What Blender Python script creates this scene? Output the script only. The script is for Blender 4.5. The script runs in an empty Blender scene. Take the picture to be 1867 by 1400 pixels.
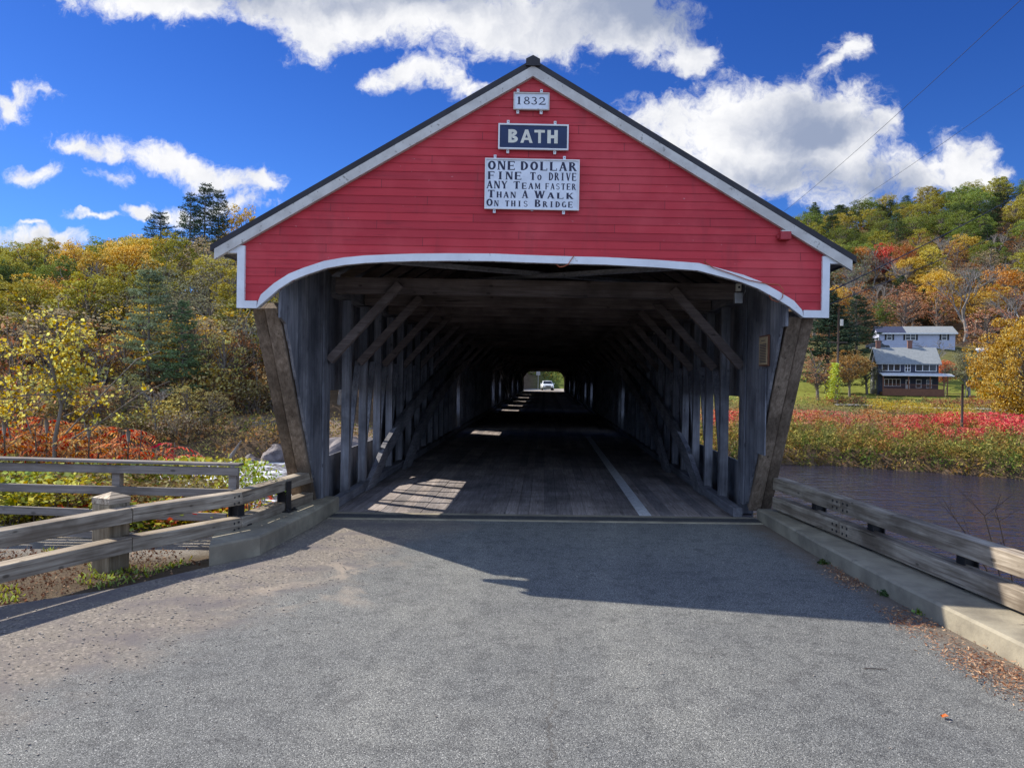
import bpy, math, random
import numpy as np
from mathutils import Matrix, Vector
R = math.radians
S = bpy.context.scene
COL = S.collection
# ------------------------------------------------------------------ camera
EYE = Vector((0, 0, 2.02)); F = 1400.0
CAMROT = Matrix.Rotation(R(2.45), 3, 'Z') @ Matrix.Rotation(R(90 - 0.53), 3, 'X') @ Matrix.Rotation(R(0.9), 3, 'Z')
cd = bpy.data.cameras.new('camera'); cam = bpy.data.objects.new('camera', cd); COL.objects.link(cam)
cam.matrix_world = Matrix.Translation(EYE) @ CAMROT.to_4x4()
cd.sensor_width = 36; cd.lens = 36 * F / 1867; cd.clip_end = 5000; cd.clip_start = 0.05
S.camera = cam
def ray(px, py): return CAMROT @ Vector((px - 933.5, 700 - py, -F))
def at(px, py, Y):                       # photo pixel -> world point in the plane y = Y
    r = ray(px, py); return EYE + r * (Y / r.y)
def onz(px, py, z=0.0):                  # photo pixel -> world point in the plane z
    r = ray(px, py); return EYE + r * ((z - EYE.z) / r.z)
KS = .058                                 # the portal stands slightly skewed to the road
def skew(x): return KS * (x + 3.7)
def atg(px, py, Y):                       # photo pixel -> point in the skewed plane of the portal
    r = ray(px, py); return EYE + r * ((Y + KS * 3.7) / (r.y - KS * r.x))
def UX(px): r = ray(px, 695); return r.x / r.y   # direction of a photo column
# ------------------------------------------------------------------ light
SUN = Vector((-1.125, .575, 1.0)).normalized()
EL = math.asin(SUN.z); AZ = math.atan2(SUN.x, SUN.y)
sl = bpy.data.lights.new('sun', 'SUN'); sl.energy = 5.0; sl.angle = R(0.53); sl.color = (1, .93, .82)
so = bpy.data.objects.new('sun', sl); COL.objects.link(so)
so.rotation_euler = (-SUN).to_track_quat('-Z', 'Y').to_euler(); so.location = (-30, 16, 40)
S.view_settings.view_transform = 'Standard'; S.view_settings.look = 'None'
S.view_settings.gamma = 1; S.view_settings.exposure = 0.62
S.cycles.use_denoising = True
S.cycles.max_bounces = 8; S.cycles.diffuse_bounces = 6; S.cycles.transmission_bounces = 3
S.cycles.sample_clamp_indirect = 6
# ------------------------------------------------------------------ node helpers
class N:
    def __init__(s, tree): s.t = tree
    def add(s, typ, ins=None, **kw):
        n = s.t.nodes.new(typ)
        for k, v in kw.items(): setattr(n, k, v)
        for k, v in (ins or {}).items():
            i = n.inputs[k]
            if hasattr(v, 'is_output'): s.t.links.new(v, i)
            else: i.default_value = v
        return n
    def math(s, op, a, b=0.0, c=None, clamp=False):
        d = {0: a, 1: b}
        if c is not None: d[2] = c
        return s.add('ShaderNodeMath', d, operation=op, use_clamp=clamp).outputs[0]
    def mix(s, f, a, b, mode='MIX'):
        n = s.add('ShaderNodeMix', None, data_type='RGBA', blend_type=mode)
        for k, v in ((0, f), (6, a), (7, b)):
            if hasattr(v, 'is_output'): s.t.links.new(v, n.inputs[k])
            else: n.inputs[k].default_value = (*v, 1) if isinstance(v, tuple) and len(v) == 3 else v
        return n.outputs[2]
    def noise(s, vec, scale, det=4, rough=.55, dist=0.0):
        n = s.add('ShaderNodeTexNoise', {'Scale': scale, 'Detail': det, 'Roughness': rough, 'Distortion': dist})
        s.t.links.new(vec, n.inputs['Vector']); return n.outputs['Fac']
    def ramp(s, f, lo, hi, a=0.0, b=1.0, smooth=True):
        return s.add('ShaderNodeMapRange', {0: f, 1: lo, 2: hi, 3: a, 4: b}, interpolation_type='SMOOTHSTEP' if smooth else 'LINEAR').outputs[0]
    def map(s, vec, scale=(1, 1, 1), loc=(0, 0, 0), rot=(0, 0, 0), typ='POINT'):
        return s.add('ShaderNodeMapping', {0: vec, 1: loc, 2: rot, 3: scale}, vector_type=typ).outputs[0]
    def sep(s, vec): return s.add('ShaderNodeSeparateXYZ', {0: vec}).outputs
# ------------------------------------------------------------------ sky
W = bpy.data.worlds.new('World'); S.world = W; W.use_nodes = True
nt = W.node_tree; nt.nodes.clear(); n = N(nt)
tc = n.add('ShaderNodeTexCoord').outputs['Generated']
sky = n.add('ShaderNodeTexSky', None, sky_type='NISHITA', sun_disc=False, sun_elevation=EL, sun_rotation=AZ, altitude=200, air_density=1.0, dust_density=0.3, ozone_density=3.0).outputs[0]
x, y, z = n.sep(tc)
sky = n.mix(1.0, sky, n.mix(n.ramp(z, .02, .48), (.24, .47, .92), (.125, .305, .74)), 'MULTIPLY')
yy = n.math('MAXIMUM', y, .12)
u = n.math('DIVIDE', x, yy); v = n.math('DIVIDE', z, yy)
uv = n.add('ShaderNodeCombineXYZ', {0: u, 1: v}).outputs[0]
wv = n.add('ShaderNodeTexNoise', {'Vector': uv, 'Scale': 7.0, 'Detail': 5.0, 'Roughness': .6})
uvw = n.add('ShaderNodeVectorMath', {0: wv.outputs['Color'], 1: (.5, .5, .5)}, operation='SUBTRACT').outputs[0]
uvw = n.add('ShaderNodeVectorMath', {0: uvw, 3: .10}, operation='SCALE').outputs[0]
uvw = n.add('ShaderNodeVectorMath', {0: uv, 1: uvw}, operation='ADD').outputs[0]
def blobs(lst, base=uvw):
    acc = None
    for b in lst:
        cx, cy, rx, ry = b[:4]; rot = b[4] if len(b) > 4 else 0
        r = ray(cx, cy)
        m = n.map(base, scale=(rx / F, ry / F, 1), loc=(r.x / r.y, r.z / r.y, 0), rot=(0, 0, R(rot)), typ='TEXTURE')
        g = n.add('ShaderNodeTexGradient', {0: m}, gradient_type='SPHERICAL').outputs['Fac']
        acc = g if acc is None else n.math('ADD', acc, g)
    return acc
CL = [(230, -5, 190, 45, -8), (350, 18, 150, 55, -10), (470, 10, 160, 60), (560, 60, 75, 70), (600, 15, 180, 80), (720, 10, 230, 80), (860, 25, 200, 100),
      (1000, 20, 200, 90), (1110, 45, 180, 90), (1210, 55, 130, 75), (1270, 95, 80, 28, 10), (760, 130, 130, 36, 8), (870, 150, 90, 36, -15), (680, 152, 60, 26),
      (10, 180, 60, 46), (70, 160, 70, 26, -15), (140, 262, 110, 40, -12), (250, 280, 150, 46, -10), (345, 300, 120, 48, -12), (430, 335, 100, 46, -10), (490, 335, 60, 42),
      (65, 308, 75, 28, 5), (205, 330, 80, 26, -10), (40, 442, 150, 42), (110, 440, 80, 30), (310, 382, 80, 28), (440, 382, 120, 26), (240, 385, 40, 12), (60, 405, 40, 9), (165, 395, 60, 9),
      (1190, 215, 120, 60), (1310, 180, 100, 80), (1400, 190, 130, 95), (1500, 220, 150, 100), (1570, 280, 110, 80), (1330, 290, 170, 90), (1500, 340, 220, 75), (1630, 240, 40, 40), (1400, 260, 200, 90),
      (1740, 310, 120, 75), (1800, 330, 70, 36), (1690, 340, 120, 40), (1545, 88, 70, 40, 10), (1510, 120, 60, 20, 40), (-200, 100, 160, 60), (2100, 150, 200, 90), (500, -180, 500, 100), (1500, -200, 400, 90)]
DK = [(1110, 15, 260, 90), (470, -5, 230, 44), (1440, 225, 170, 60), (1520, 255, 130, 40), (1570, 345, 230, 50), (760, -5, 200, 40), (60, 458, 130, 36), (1230, 30, 120, 55), (1400, 310, 160, 40)]
dens = blobs(CL)
n1 = n.noise(uvw, 9.0, 8, .62); n2 = n.noise(uvw, 34.0, 7, .68)
dd = n.math('ADD', dens, n.math('MULTIPLY', n.math('SUBTRACT', n1, .5), 2.5))
dd = n.math('ADD', dd, n.math('MULTIPLY', n.math('SUBTRACT', n2, .5), 1.15))
dd = n.math('ADD', dd, n.math('MULTIPLY', n.math('SUBTRACT', n.noise(n.map(uvw, loc=(5, 2, 0)), 17.0, 8, .7), .53), 2.2))
fac = n.ramp(dd, .10, 1.05)
fac = n.math('MULTIPLY', fac, n.ramp(dens, 0.0, .12))
# unseen bright broken cloud, added behind the camera to lift the shade
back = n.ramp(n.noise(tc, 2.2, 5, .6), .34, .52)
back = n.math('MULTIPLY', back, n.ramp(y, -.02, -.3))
dk = blobs(DK)
sh = n.math('ADD', n.math('MULTIPLY', dk, 1.0), n.math('MULTIPLY', n.math('SUBTRACT', n.noise(uvw, 11.0, 7, .62), .5), 1.9))
ccol = n.mix(n.ramp(sh, -.35, 1.25), (6.6, 6.6, 6.7), (2.1, 2.5, 3.5))
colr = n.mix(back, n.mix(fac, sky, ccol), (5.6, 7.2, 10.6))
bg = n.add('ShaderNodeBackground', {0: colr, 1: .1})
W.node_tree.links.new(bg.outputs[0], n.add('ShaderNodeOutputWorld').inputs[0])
# ------------------------------------------------------------------ materials
MATS = {}
def newmat(name):
    m = bpy.data.materials.new(name); m.use_nodes = True
    nt = m.node_tree; nt.nodes.clear(); n = N(nt)
    o = n.add('ShaderNodeOutputMaterial'); b = n.add('ShaderNodeBsdfPrincipled')
    nt.links.new(b.outputs[0], o.inputs[0]); MATS[name] = m
    return m, n, b, o
def link(n, a, b): n.t.links.new(a, b)
def bump(n, b, h, strength=.3, dist=.01):
    link(n, n.add('ShaderNodeBump', {'Strength': strength, 'Distance': dist, 'Height': h}).outputs[0], b.inputs['Normal'])
def mat(name, c1, c2=None, scale=4.0, rough=.7, bmp=0.0, metal=0.0, stretch=(1, 1, 1), spot=None, spotscale=20, spotamt=.62, coord='Object', spec=.3):
    m, n, b, o = newmat(name)
    c2 = c2 or tuple(v * .7 for v in c1)
    co = n.add('ShaderNodeTexCoord').outputs[coord]; co = n.map(co, scale=stretch)
    f = n.noise(co, scale, 6, .6); c = n.mix(n.ramp(f, .3, .7), c1, c2)
    if spot: c = n.mix(n.ramp(n.noise(co, spotscale, 4, .6), spotamt, spotamt + .07), c, spot)
    link(n, c, b.inputs['Base Color']); b.inputs['Roughness'].default_value = rough; b.inputs['Metallic'].default_value = metal
    b.inputs['Specular IOR Level'].default_value = spec
    if bmp: bump(n, b, n.noise(co, scale * 3, 6, .65), bmp, .02)
    return m
def wood(name, c1, c2, axis=2, board=0.0, baxis=1, rough=.8, dark=.35, knots=True):
    """weathered timber: grain runs along axis, optional board-to-board tone steps across baxis"""
    m, n, b, o = newmat(name)
    co = n.add('ShaderNodeTexCoord').outputs['Object']
    st = [22, 22, 22]; st[axis] = 1.1
    oi = n.add('ShaderNodeObjectInfo').outputs['Random']
    cs = n.add('ShaderNodeVectorMath', {0: co, 1: n.add('ShaderNodeCombineXYZ', {0: n.math('MULTIPLY', oi, 13.0), 1: n.math('MULTIPLY', oi, 7.0), 2: n.math('MULTIPLY', oi, 5.0)}).outputs[0]}, operation='ADD').outputs[0]
    g = n.noise(n.map(cs, scale=tuple(st)), 1.0, 6, .65, .3)
    g2 = n.noise(cs, 1.3, 4, .6)
    c = n.mix(n.ramp(g, .3, .72), c1, c2)
    c = n.mix(n.ramp(g2, .35, .75), c, tuple(v * (1 - dark) for v in c1))
    isl = n.add('ShaderNodeNewGeometry').outputs['Random Per Island']
    c = n.mix(1.0, c, n.add('ShaderNodeCombineColor', {0: n.ramp(isl, 0, 1, .72, 1.18), 1: n.ramp(isl, 0, 1, .74, 1.16), 2: n.ramp(isl, 0, 1, .78, 1.14)}).outputs[0], 'MULTIPLY')
    cr = [40, 40, 40]; cr[axis] = 1.5
    ck = n.ramp(n.noise(n.map(cs, scale=tuple(cr)), 1.0, 3, .5, .6), .66, .72)
    c = n.mix(n.math('MULTIPLY', ck, .75), c, tuple(v * .18 for v in c1))
    fg_ = [46, 46, 46]; fg_[axis] = 2.4
    c = n.mix(n.math('MULTIPLY', n.ramp(n.noise(n.map(cs, scale=tuple(fg_)), 1.0, 4, .6, .4), .40, .62), .45), c, n.mix(1.0, c, (.55, .52, .48), 'MULTIPLY'))
    kn = [7, 7, 7]; kn[axis] = 3.2
    kv = n.add('ShaderNodeTexVoronoi', {'Vector': n.map(cs, scale=tuple(kn)), 'Scale': 1.0}, feature='F1').outputs['Distance']
    c = n.mix(n.math('MULTIPLY', n.ramp(kv, .14, .07), .7), c, tuple(v * .22 for v in c1))
    link(n, c, b.inputs['Base Color']); b.inputs['Roughness'].default_value = rough; b.inputs['Specular IOR Level'].default_value = .25
    bump(n, b, n.math('SUBTRACT', g, ck), .5, .006)
    return m
wood('bridge wood upright', (.17, .175, .20), (.34, .34, .36), 2, dark=.45)  # grey timber with the interior's bluish shade put into its colour
wood('bridge wood cross', (.145, .115, .105), (.25, .205, .19), 0, dark=.4)
wood('bridge wood along', (.20, .20, .22), (.32, .32, .34), 1, dark=.4)  # cool tone of the shaded interior is mixed into this wood too
wood('brace wood', (.20, .145, .10), (.42, .32, .23), 2, dark=.5)
wood('rail wood', (.23, .175, .12), (.66, .56, .42), 0, dark=.35)
wood('post wood', (.26, .20, .125), (.48, .39, .26), 2, dark=.4)
wood('old fence wood', (.23, .195, .165), (.38, .33, .29), 0, dark=.35)
wood('deck wood', (.27, .235, .22), (.44, .39, .37), 1, dark=.35)
mat('white paint', (.74, .75, .77), (.62, .63, .65), 3, .55, .08, spot=(.42, .41, .40), spotscale=14, spotamt=.66)
mat('rake paint', (.60, .57, .52), (.46, .43, .39), 5, .6, .15, spot=(.28, .26, .23), spotscale=18, spotamt=.62)
mat('roof metal', (.022, .020, .024), (.035, .032, .036), 3, .5)
mat('sign white', (.72, .75, .80), (.60, .63, .68), 6, .5, spot=(.40, .42, .46), spotscale=24, spotamt=.66)
mat('sign blue', (.018, .035, .10), (.014, .026, .075), 6, .4)
mat('sign gold white', (.72, .69, .58), (.60, .57, .47), 6, .5)
mat('sign ink', (.02, .022, .05), (.03, .03, .06), 6, .5)
mat('steel black', (.018, .018, .02), (.03, .028, .028), 8, .5)
mat('galvanised', (.45, .47, .48), (.33, .34, .35), 8, .45, metal=.5)
mat('box red', (.40, .04, .05), (.33, .035, .04), 8, .5)
mat('lamp lens', (.7, .68, .6), None, 8, .3)
mat('tan board', (.50, .38, .22), (.42, .31, .18), 8, .6)
mat('orange cable', (.45, .12, .05), (.35, .09, .04), 8, .5)
mat('copper vine', (.16, .10, .07), None, 8, .8)
mat('concrete', (.35, .31, .225), (.20, .175, .13), 2.6, .85, .5, spot=(.17, .145, .11), spotscale=5, spotamt=.64)
mat('grate', (.06, .06, .065), (.10, .10, .10), 30, .55, metal=.4)
mat('line paint', (.78, .79, .80), (.60, .60, .60), 9, .6, spot=(.25, .22, .19), spotscale=40, spotamt=.6)
mat('rock', (.10, .085, .085), (.22, .19, .18), 2.2, .8, .8)
mat('shoulder stones', (.10, .085, .075), (.40, .36, .31), 60, .85)
mat('house blue', (.045, .052, .08), (.04, .046, .07), 1, .6)
mat('house grey', (.42, .45, .56), (.38, .41, .52), 1, .6)
mat('shingle grey', (.26, .275, .275), (.20, .215, .215), 3, .8, .2)
mat('shingle dark', (.05, .06, .10), (.04, .045, .075), 3, .6)
mat('trim white', (.75, .75, .74), (.66, .66, .65), 3, .5)
mat('stain brown', (.19, .08, .045), (.14, .06, .035), 3, .6)
mat('brick', (.22, .11, .085), (.17, .085, .07), 9, .8)
mat('car white', (.72, .76, .78), (.70, .74, .76), 3, .25)
mat('car blue', (.05, .08, .12), (.045, .07, .11), 3, .25)
mat('car dark', (.05, .055, .06), (.045, .05, .055), 3, .25)
mat('rubber', (.02, .02, .02), (.03, .03, .03), 10, .7)
mat('cream plastic', (.60, .58, .50), (.52, .50, .44), 6, .5)
mat('driveway', (.36, .33, .29), (.30, .27, .23), 2, .9, .1)
mat('bark', (.13, .105, .085), (.22, .19, .16), 2.5, .9, .5, stretch=(3, 3, .8))
mat('grey bark', (.17, .15, .13), (.28, .255, .23), 2.5, .9, .4, stretch=(3, 3, .8))
mat('pole wood', (.13, .10, .08), (.09, .07, .06), 2, .85, stretch=(4, 4, .5))
m, n, b, o = newmat('glass'); b.inputs['Base Color'].default_value = (.03, .035, .04, 1); b.inputs['Roughness'].default_value = .08
# clapboards
m, n, b, o = newmat('red clapboard')
co = n.add('ShaderNodeTexCoord').outputs['Object']; X_, Y_, Z_ = n.sep(co)
row = n.math('FLOOR', n.math('DIVIDE', Z_, .1))
wn = n.add('ShaderNodeTexWhiteNoise', {'Vector': n.add('ShaderNodeCombineXYZ', {0: n.math('FLOOR', n.math('DIVIDE', n.math('ADD', X_, n.math('MULTIPLY', row, 1.73)), 2.9)), 1: row}).outputs[0]}).outputs['Value']
c = n.mix(wn, (.52, .034, .045), (.40, .025, .036))
g = n.noise(n.map(co, scale=(1.5, 8, 26)), 1.0, 6, .65)
c = n.mix(n.ramp(g, .5, .85), c, (.27, .018, .026))
c = n.mix(n.math('MULTIPLY', n.ramp(n.noise(co, 1.1, 4, .6), .42, .7), .6), c, (.60, .075, .085))
c = n.mix(n.math('MULTIPLY', n.ramp(n.noise(n.map(co, scale=(3, 3, .6)), 1.5, 5, .65), .52, .72), .35), c, (.24, .03, .035))
c = n.mix(n.ramp(n.noise(n.map(co, scale=(1, 1, 2.2)), 17, 3, .6), .735, .765), c, (.62, .36, .36))
# butt joints between boards
fr = n.math('FRACT', n.math('DIVIDE', n.math('ADD', X_, n.math('MULTIPLY', row, 1.73)), 2.9))
c = n.mix(n.math('MULTIPLY', n.math('LESS_THAN', fr, .0022), .8), c, (.06, .01, .012))
crk = n.ramp(n.noise(n.map(co, scale=(1.2, 1, 30)), 1.6, 2, .5, .5), .75, .765)
c = n.mix(n.math('MULTIPLY', crk, .7), c, (.09, .012, .014))
link(n, c, b.inputs['Base Color']); b.inputs['Roughness'].default_value = .6; b.inputs['Specular IOR Level'].default_value = .3
bump(n, b, g, .25, .004)
# asphalt
m, n, b, o = newmat('asphalt')
co = n.add('ShaderNodeTexCoord').outputs['Object']; X_, Y_, Z_ = n.sep(co)
vor = n.add('ShaderNodeTexVoronoi', {'Vector': co, 'Scale': 160.0}, feature='F1')
cellr = n.add('ShaderNodeSeparateColor', {0: vor.outputs['Color']}).outputs[0]
fine = n.noise(co, 160, 3, .7); big = n.noise(co, .7, 5, .6); mid = n.noise(co, 9, 5, .6)
asp = n.mix(cellr, (.115, .117, .107), (.31, .31, .282))
asp = n.mix(n.ramp(cellr, .90, .97), asp, (.52, .51, .46))
asp = n.mix(n.ramp(vor.outputs['Distance'], .40, .85), asp, (.07, .07, .07))
asp = n.mix(n.ramp(big, .3, .7), asp, n.mix(1.0, asp, (.80, .81, .84), 'MULTIPLY'))
asp = n.mix(n.ramp(n.noise(co, 5.5, 5, .7), .45, .68), asp, n.mix(1.0, asp, (.72, .72, .73), 'MULTIPLY'))
wp = n.math('ABSOLUTE', n.math('SUBTRACT', n.math('ABSOLUTE', n.math('SUBTRACT', X_, -.1)), .85))
asp = n.mix(n.math('MULTIPLY', n.ramp(wp, .55, .05), n.ramp(n.noise(n.map(co, scale=(1.5, .3, 1)), 1.5, 4, .6), .3, .7)), asp, n.mix(1.0, asp, (1.22, 1.21, 1.18), 'MULTIPLY'))
asp = n.mix(n.math('MULTIPLY', n.ramp(n.noise(n.map(co, loc=(3, 8, 0)), 1.6, 3, .5), .66, .72), .45), asp, (.07, .068, .065))
gv = n.add('ShaderNodeTexVoronoi', {'Vector': co, 'Scale': 26.0}, feature='F1')
gr = n.mix(n.ramp(fine, .3, .7), (.22, .19, .155), (.34, .30, .25))
gr = n.mix(n.ramp(n.noise(co, 34, 4, .7), .56, .64), gr, (.06, .052, .048))
gr = n.mix(n.ramp(n.noise(co, 13, 5, .75), .60, .66), gr, (.07, .06, .055))
gr = n.mix(n.ramp(gv.outputs['Distance'], .12, .5), n.mix(1.0, gr, (1.25, 1.22, 1.2), 'MULTIPLY'), n.mix(1.0, gr, (.78, .77, .76), 'MULTIPLY'))
gr = n.mix(n.ramp(mid, .56, .72), gr, (.17, .14, .12))
gr = n.mix(n.ramp(n.noise(co, 2.2, 4, .6), .42, .7), gr, (.15, .13, .125))
# gravel shoulder grows towards the left edge of the road
line = n.math('ADD', n.math('MULTIPLY', X_, -1.0), n.math('MULTIPLY', Y_, .33))
edge = n.math('ADD', line, n.math('MULTIPLY', n.math('SUBTRACT', n.noise(co, 1.2, 6, .65), .5), 2.0))
fg = n.ramp(edge, 4.15, 5.1)
fg = n.math('MULTIPLY', fg, n.ramp(Y_, .5, 4.0, .25, 1))
c = n.mix(fg, asp, gr)
sand = n.ramp(n.noise(co, 1.7, 5, .6, .6), .50, .66)
sx = n.math('ADD', n.math('POWER', n.math('DIVIDE', n.math('ADD', X_, 2.2), 1.1), 2.0), n.math('POWER', n.math('DIVIDE', n.math('SUBTRACT', Y_, 7.6), 1.6), 2.0))
sand = n.math('MULTIPLY', sand, n.ramp(sx, 1.0, .1))
c = n.mix(n.math('MULTIPLY', sand, .6), c, (.38, .31, .235))
er = n.math('ADD', n.math('SUBTRACT', X_, n.math('MULTIPLY', Y_, -.07)), n.math('MULTIPLY', n.math('SUBTRACT', n.noise(co, 2.5, 5, .6), .5), .6))
c = n.mix(n.math('MULTIPLY', n.ramp(er, 3.35, 3.8), .75), c, (.16, .12, .085))
# the long crack
wob = n.math('MULTIPLY', n.math('SUBTRACT', n.noise(n.map(co, scale=(0, 1, 0)), 2.6, 7, .8), .5), .42)
cx = n.math('ABSOLUTE', n.math('SUBTRACT', n.math('SUBTRACT', X_, n.math('ADD', -.02, n.math('MULTIPLY', Y_, .02))), wob))
ck = n.math('MULTIPLY', n.ramp(cx, .013, .003), n.ramp(n.noise(co, 2.2, 3, .6), .30, .42))
ck = n.math('MULTIPLY', ck, n.ramp(Y_, 6.4, 4.5))
c = n.mix(n.math('MULTIPLY', ck, .5), c, (.06, .05, .04))
link(n, c, b.inputs['Base Color']); b.inputs['Roughness'].default_value = .85; b.inputs['Specular IOR Level'].default_value = .25
h = n.math('ADD', n.math('MULTIPLY', vor.outputs['Distance'], -1.0), n.math('ADD', fine, n.math('MULTIPLY', n.noise(co, 24, 6, .8), n.math('MULTIPLY', fg, 7.0))))
bump(n, b, h, .55, .006)
# terrain, tinted per area
m, n, b, o = newmat('terrain')
co = n.add('ShaderNodeTexCoord').outputs['Object']
at_ = n.add('ShaderNodeAttribute', None, attribute_name='tint').outputs['Color']
k = n.ramp(n.noise(co, 1.1, 8, .7), .3, .7); k2 = n.ramp(n.noise(co, 28, 4, .7), .3, .7)
c = n.mix(k, at_, n.mix(1.0, at_, (.62, .60, .55), 'MULTIPLY'))
c = n.mix(n.math('MULTIPLY', k2, .6), c, n.mix(1.0, c, (.5, .48, .45), 'MULTIPLY'))
link(n, c, b.inputs['Base Color']); b.inputs['Roughness'].default_value = .95; b.inputs['Specular IOR Level'].default_value = .1
bump(n, b, n.noise(co, 12, 8, .75), .8, .06)
# river water
m, n, b, o = newmat('river water')
co = n.add('ShaderNodeTexCoord').outputs['Object']
wv = n.math('ADD', n.noise(n.map(co, scale=(.45, 1.3, 1), rot=(0, 0, .12)), 1.0, 3, .5), n.math('MULTIPLY', n.noise(n.map(co, scale=(.6, 1.5, 1)), 3.0, 2, .5), .3))
b.inputs['Base Color'].default_value = (.022, .021, .036, 1); b.inputs['Roughness'].default_value = .11; b.inputs['IOR'].default_value = 1.33
b.inputs['Specular IOR Level'].default_value = .5
bump(n, b, wv, 1.0, .16)
# white water
m, n, b, o = newmat('white water')
co = n.add('ShaderNodeTexCoord').outputs['Object']
f = n.ramp(n.noise(n.map(co, scale=(.6, 1.6, 1)), 1.4, 7, .7, .8), .42, .62)
link(n, n.mix(f, (.07, .06, .06), (.72, .74, .76)), b.inputs['Base Color']); b.inputs['Roughness'].default_value = .5
bump(n, b, n.noise(co, 3, 6, .7), .7, .1)
# leaves take their object's colour, varied leaf by leaf
def leafmat(name, trans=.35, var=.45, hue=0.03):
    m, n, b, o = newmat(name)
    n.t.nodes.remove(b)
    oc = n.add('ShaderNodeObjectInfo').outputs['Color']
    ri = n.add('ShaderNodeNewGeometry').outputs['Random Per Island']
    co = n.add('ShaderNodeTexCoord').outputs['Object']
    cl = n.noise(co, .45, 3, .6)
    hs = n.add('ShaderNodeHueSaturation', {'Hue': n.ramp(n.math('ADD', n.math('MULTIPLY', ri, .5), n.math('MULTIPLY', cl, .5)), .15, .85, .5 - hue, .5 + hue, False), 'Saturation': n.ramp(ri, 0, 1, 1.1, .8), 'Value': n.ramp(ri, 0, 1, 1 - var, 1 + var, False), 'Color': oc}).outputs[0]
    d = n.add('ShaderNodeBsdfDiffuse', {0: hs}); t = n.add('ShaderNodeBsdfTranslucent', {0: hs})
    mx = n.add('ShaderNodeMixShader', {0: trans, 1: d.outputs[0], 2: t.outputs[0]})
    link(n, mx.outputs[0], o.inputs[0]); return m
leafmat('leaves'); leafmat('needles', .2, .35, .015)
m, n, b, o = newmat('weeds'); n.t.nodes.remove(b)
oc = n.add('ShaderNodeObjectInfo').outputs['Color']; ri = n.add('ShaderNodeNewGeometry').outputs['Random Per Island']; co = n.add('ShaderNodeTexCoord').outputs['Object']
a_ = n.ramp(n.noise(co, .33, 4, .6), .42, .58); b2_ = n.ramp(n.noise(n.map(co, loc=(40, 9, 3)), .55, 4, .6), .50, .62); c3_ = n.ramp(n.noise(n.map(co, loc=(7, 90, 3)), 1.3, 3, .6), .52, .62)
c = n.mix(a_, oc, n.mix(1.0, oc, (1.25, .72, .55), 'MULTIPLY')); c = n.mix(b2_, c, n.mix(1.0, oc, (.55, .85, .5), 'MULTIPLY')); c = n.mix(c3_, c, n.mix(1.0, oc, (1.7, 1.5, 1.1), 'MULTIPLY'))
c = n.add('ShaderNodeHueSaturation', {'Value': n.ramp(ri, 0, 1, .5, 1.5, False), 'Color': c}).outputs[0]
link(n, n.add('ShaderNodeMixShader', {0: .3, 1: n.add('ShaderNodeBsdfDiffuse', {0: c}).outputs[0], 2: n.add('ShaderNodeBsdfTranslucent', {0: c}).outputs[0]}).outputs[0], o.inputs[0]); leafmat('bright leaves', .42, .45, .045); leafmat('litter', .1, .6, .03)
# ------------------------------------------------------------------ mesh helpers
class MB:
    def __init__(s): s.v = []; s.f = []
    def poly(s, pts, d):                     # prism: polygon pts pushed by vector d
        b = len(s.v); k = len(pts); d = Vector(d)
        s.v += [tuple(p) for p in pts] + [tuple(Vector(p) + d) for p in pts]
        s.f.append(tuple(range(b, b + k))); s.f.append(tuple(range(b + 2 * k - 1, b + k - 1, -1)))
        for i in range(k): j = (i + 1) % k; s.f.append((b + i, b + k + i, b + k + j, b + j))
        return s
    def box(s, x0, x1, y0, y1, z0, z1): return s.poly([(x0, y0, z0), (x1, y0, z0), (x1, y1, z0), (x0, y1, z0)], (0, 0, z1 - z0))
    def bar(s, a, b, w, h, up=(0, 0, 1)):    # beam from a to b; w across, h along up
        a, b, up = Vector(a), Vector(b), Vector(up); d = (b - a).normalized()
        sd = d.cross(up).normalized(); u = sd.cross(d).normalized()
        return s.poly([a - sd * w / 2 - u * h / 2, a + sd * w / 2 - u * h / 2, a + sd * w / 2 + u * h / 2, a - sd * w / 2 + u * h / 2], b - a)
    def tube(s, pts, rad, k=6, caps=True):
        pts = [Vector(p) for p in pts]; base = len(s.v)
        if not hasattr(rad, '__len__'): rad = [rad] * len(pts)
        for i, p in enumerate(pts):
            d = (pts[min(i + 1, len(pts) - 1)] - pts[max(i - 1, 0)]).normalized()
            q = Vector((0, 0, 1)) if abs(d.z) < .9 else Vector((1, 0, 0))
            a = d.cross(q).normalized(); c = d.cross(a)
            for j in range(k):
                t = 2 * math.pi * j / k; s.v.append(tuple(p + (a * math.cos(t) + c * math.sin(t)) * rad[i]))
        for i in range(len(pts) - 1):
            for j in range(k):
                a = base + i * k + j; b = base + i * k + (j + 1) % k
                s.f.append((a, b, b + k, a + k))
        if caps: s.f.append(tuple(base + j for j in range(k))); s.f.append(tuple(base + (len(pts) - 1) * k + j for j in reversed(range(k))))
        return s
    def quad(s, *p): b = len(s.v); s.v += [tuple(q) for q in p]; s.f.append(tuple(range(b, b + len(p)))); return s
    def mesh(s, name, m, smooth=False):
        me = bpy.data.meshes.new(name); me.from_pydata(s.v, [], s.f); me.materials.append(MATS[m] if isinstance(m, str) else m)
        if smooth: me.polygons.foreach_set('use_smooth', [True] * len(me.polygons))
        me.update(); return me
    def build(s, name, m, parent=None, smooth=False, bevel=0.0):
        o = bpy.data.objects.new(name, s.mesh(name, m, smooth)); COL.objects.link(o)
        if parent is not None: o.parent = parent
        if bevel:
            bv = o.modifiers.new('bevel', 'BEVEL'); bv.width = bevel; bv.segments = 2; bv.limit_method = 'ANGLE'
        return o
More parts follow.
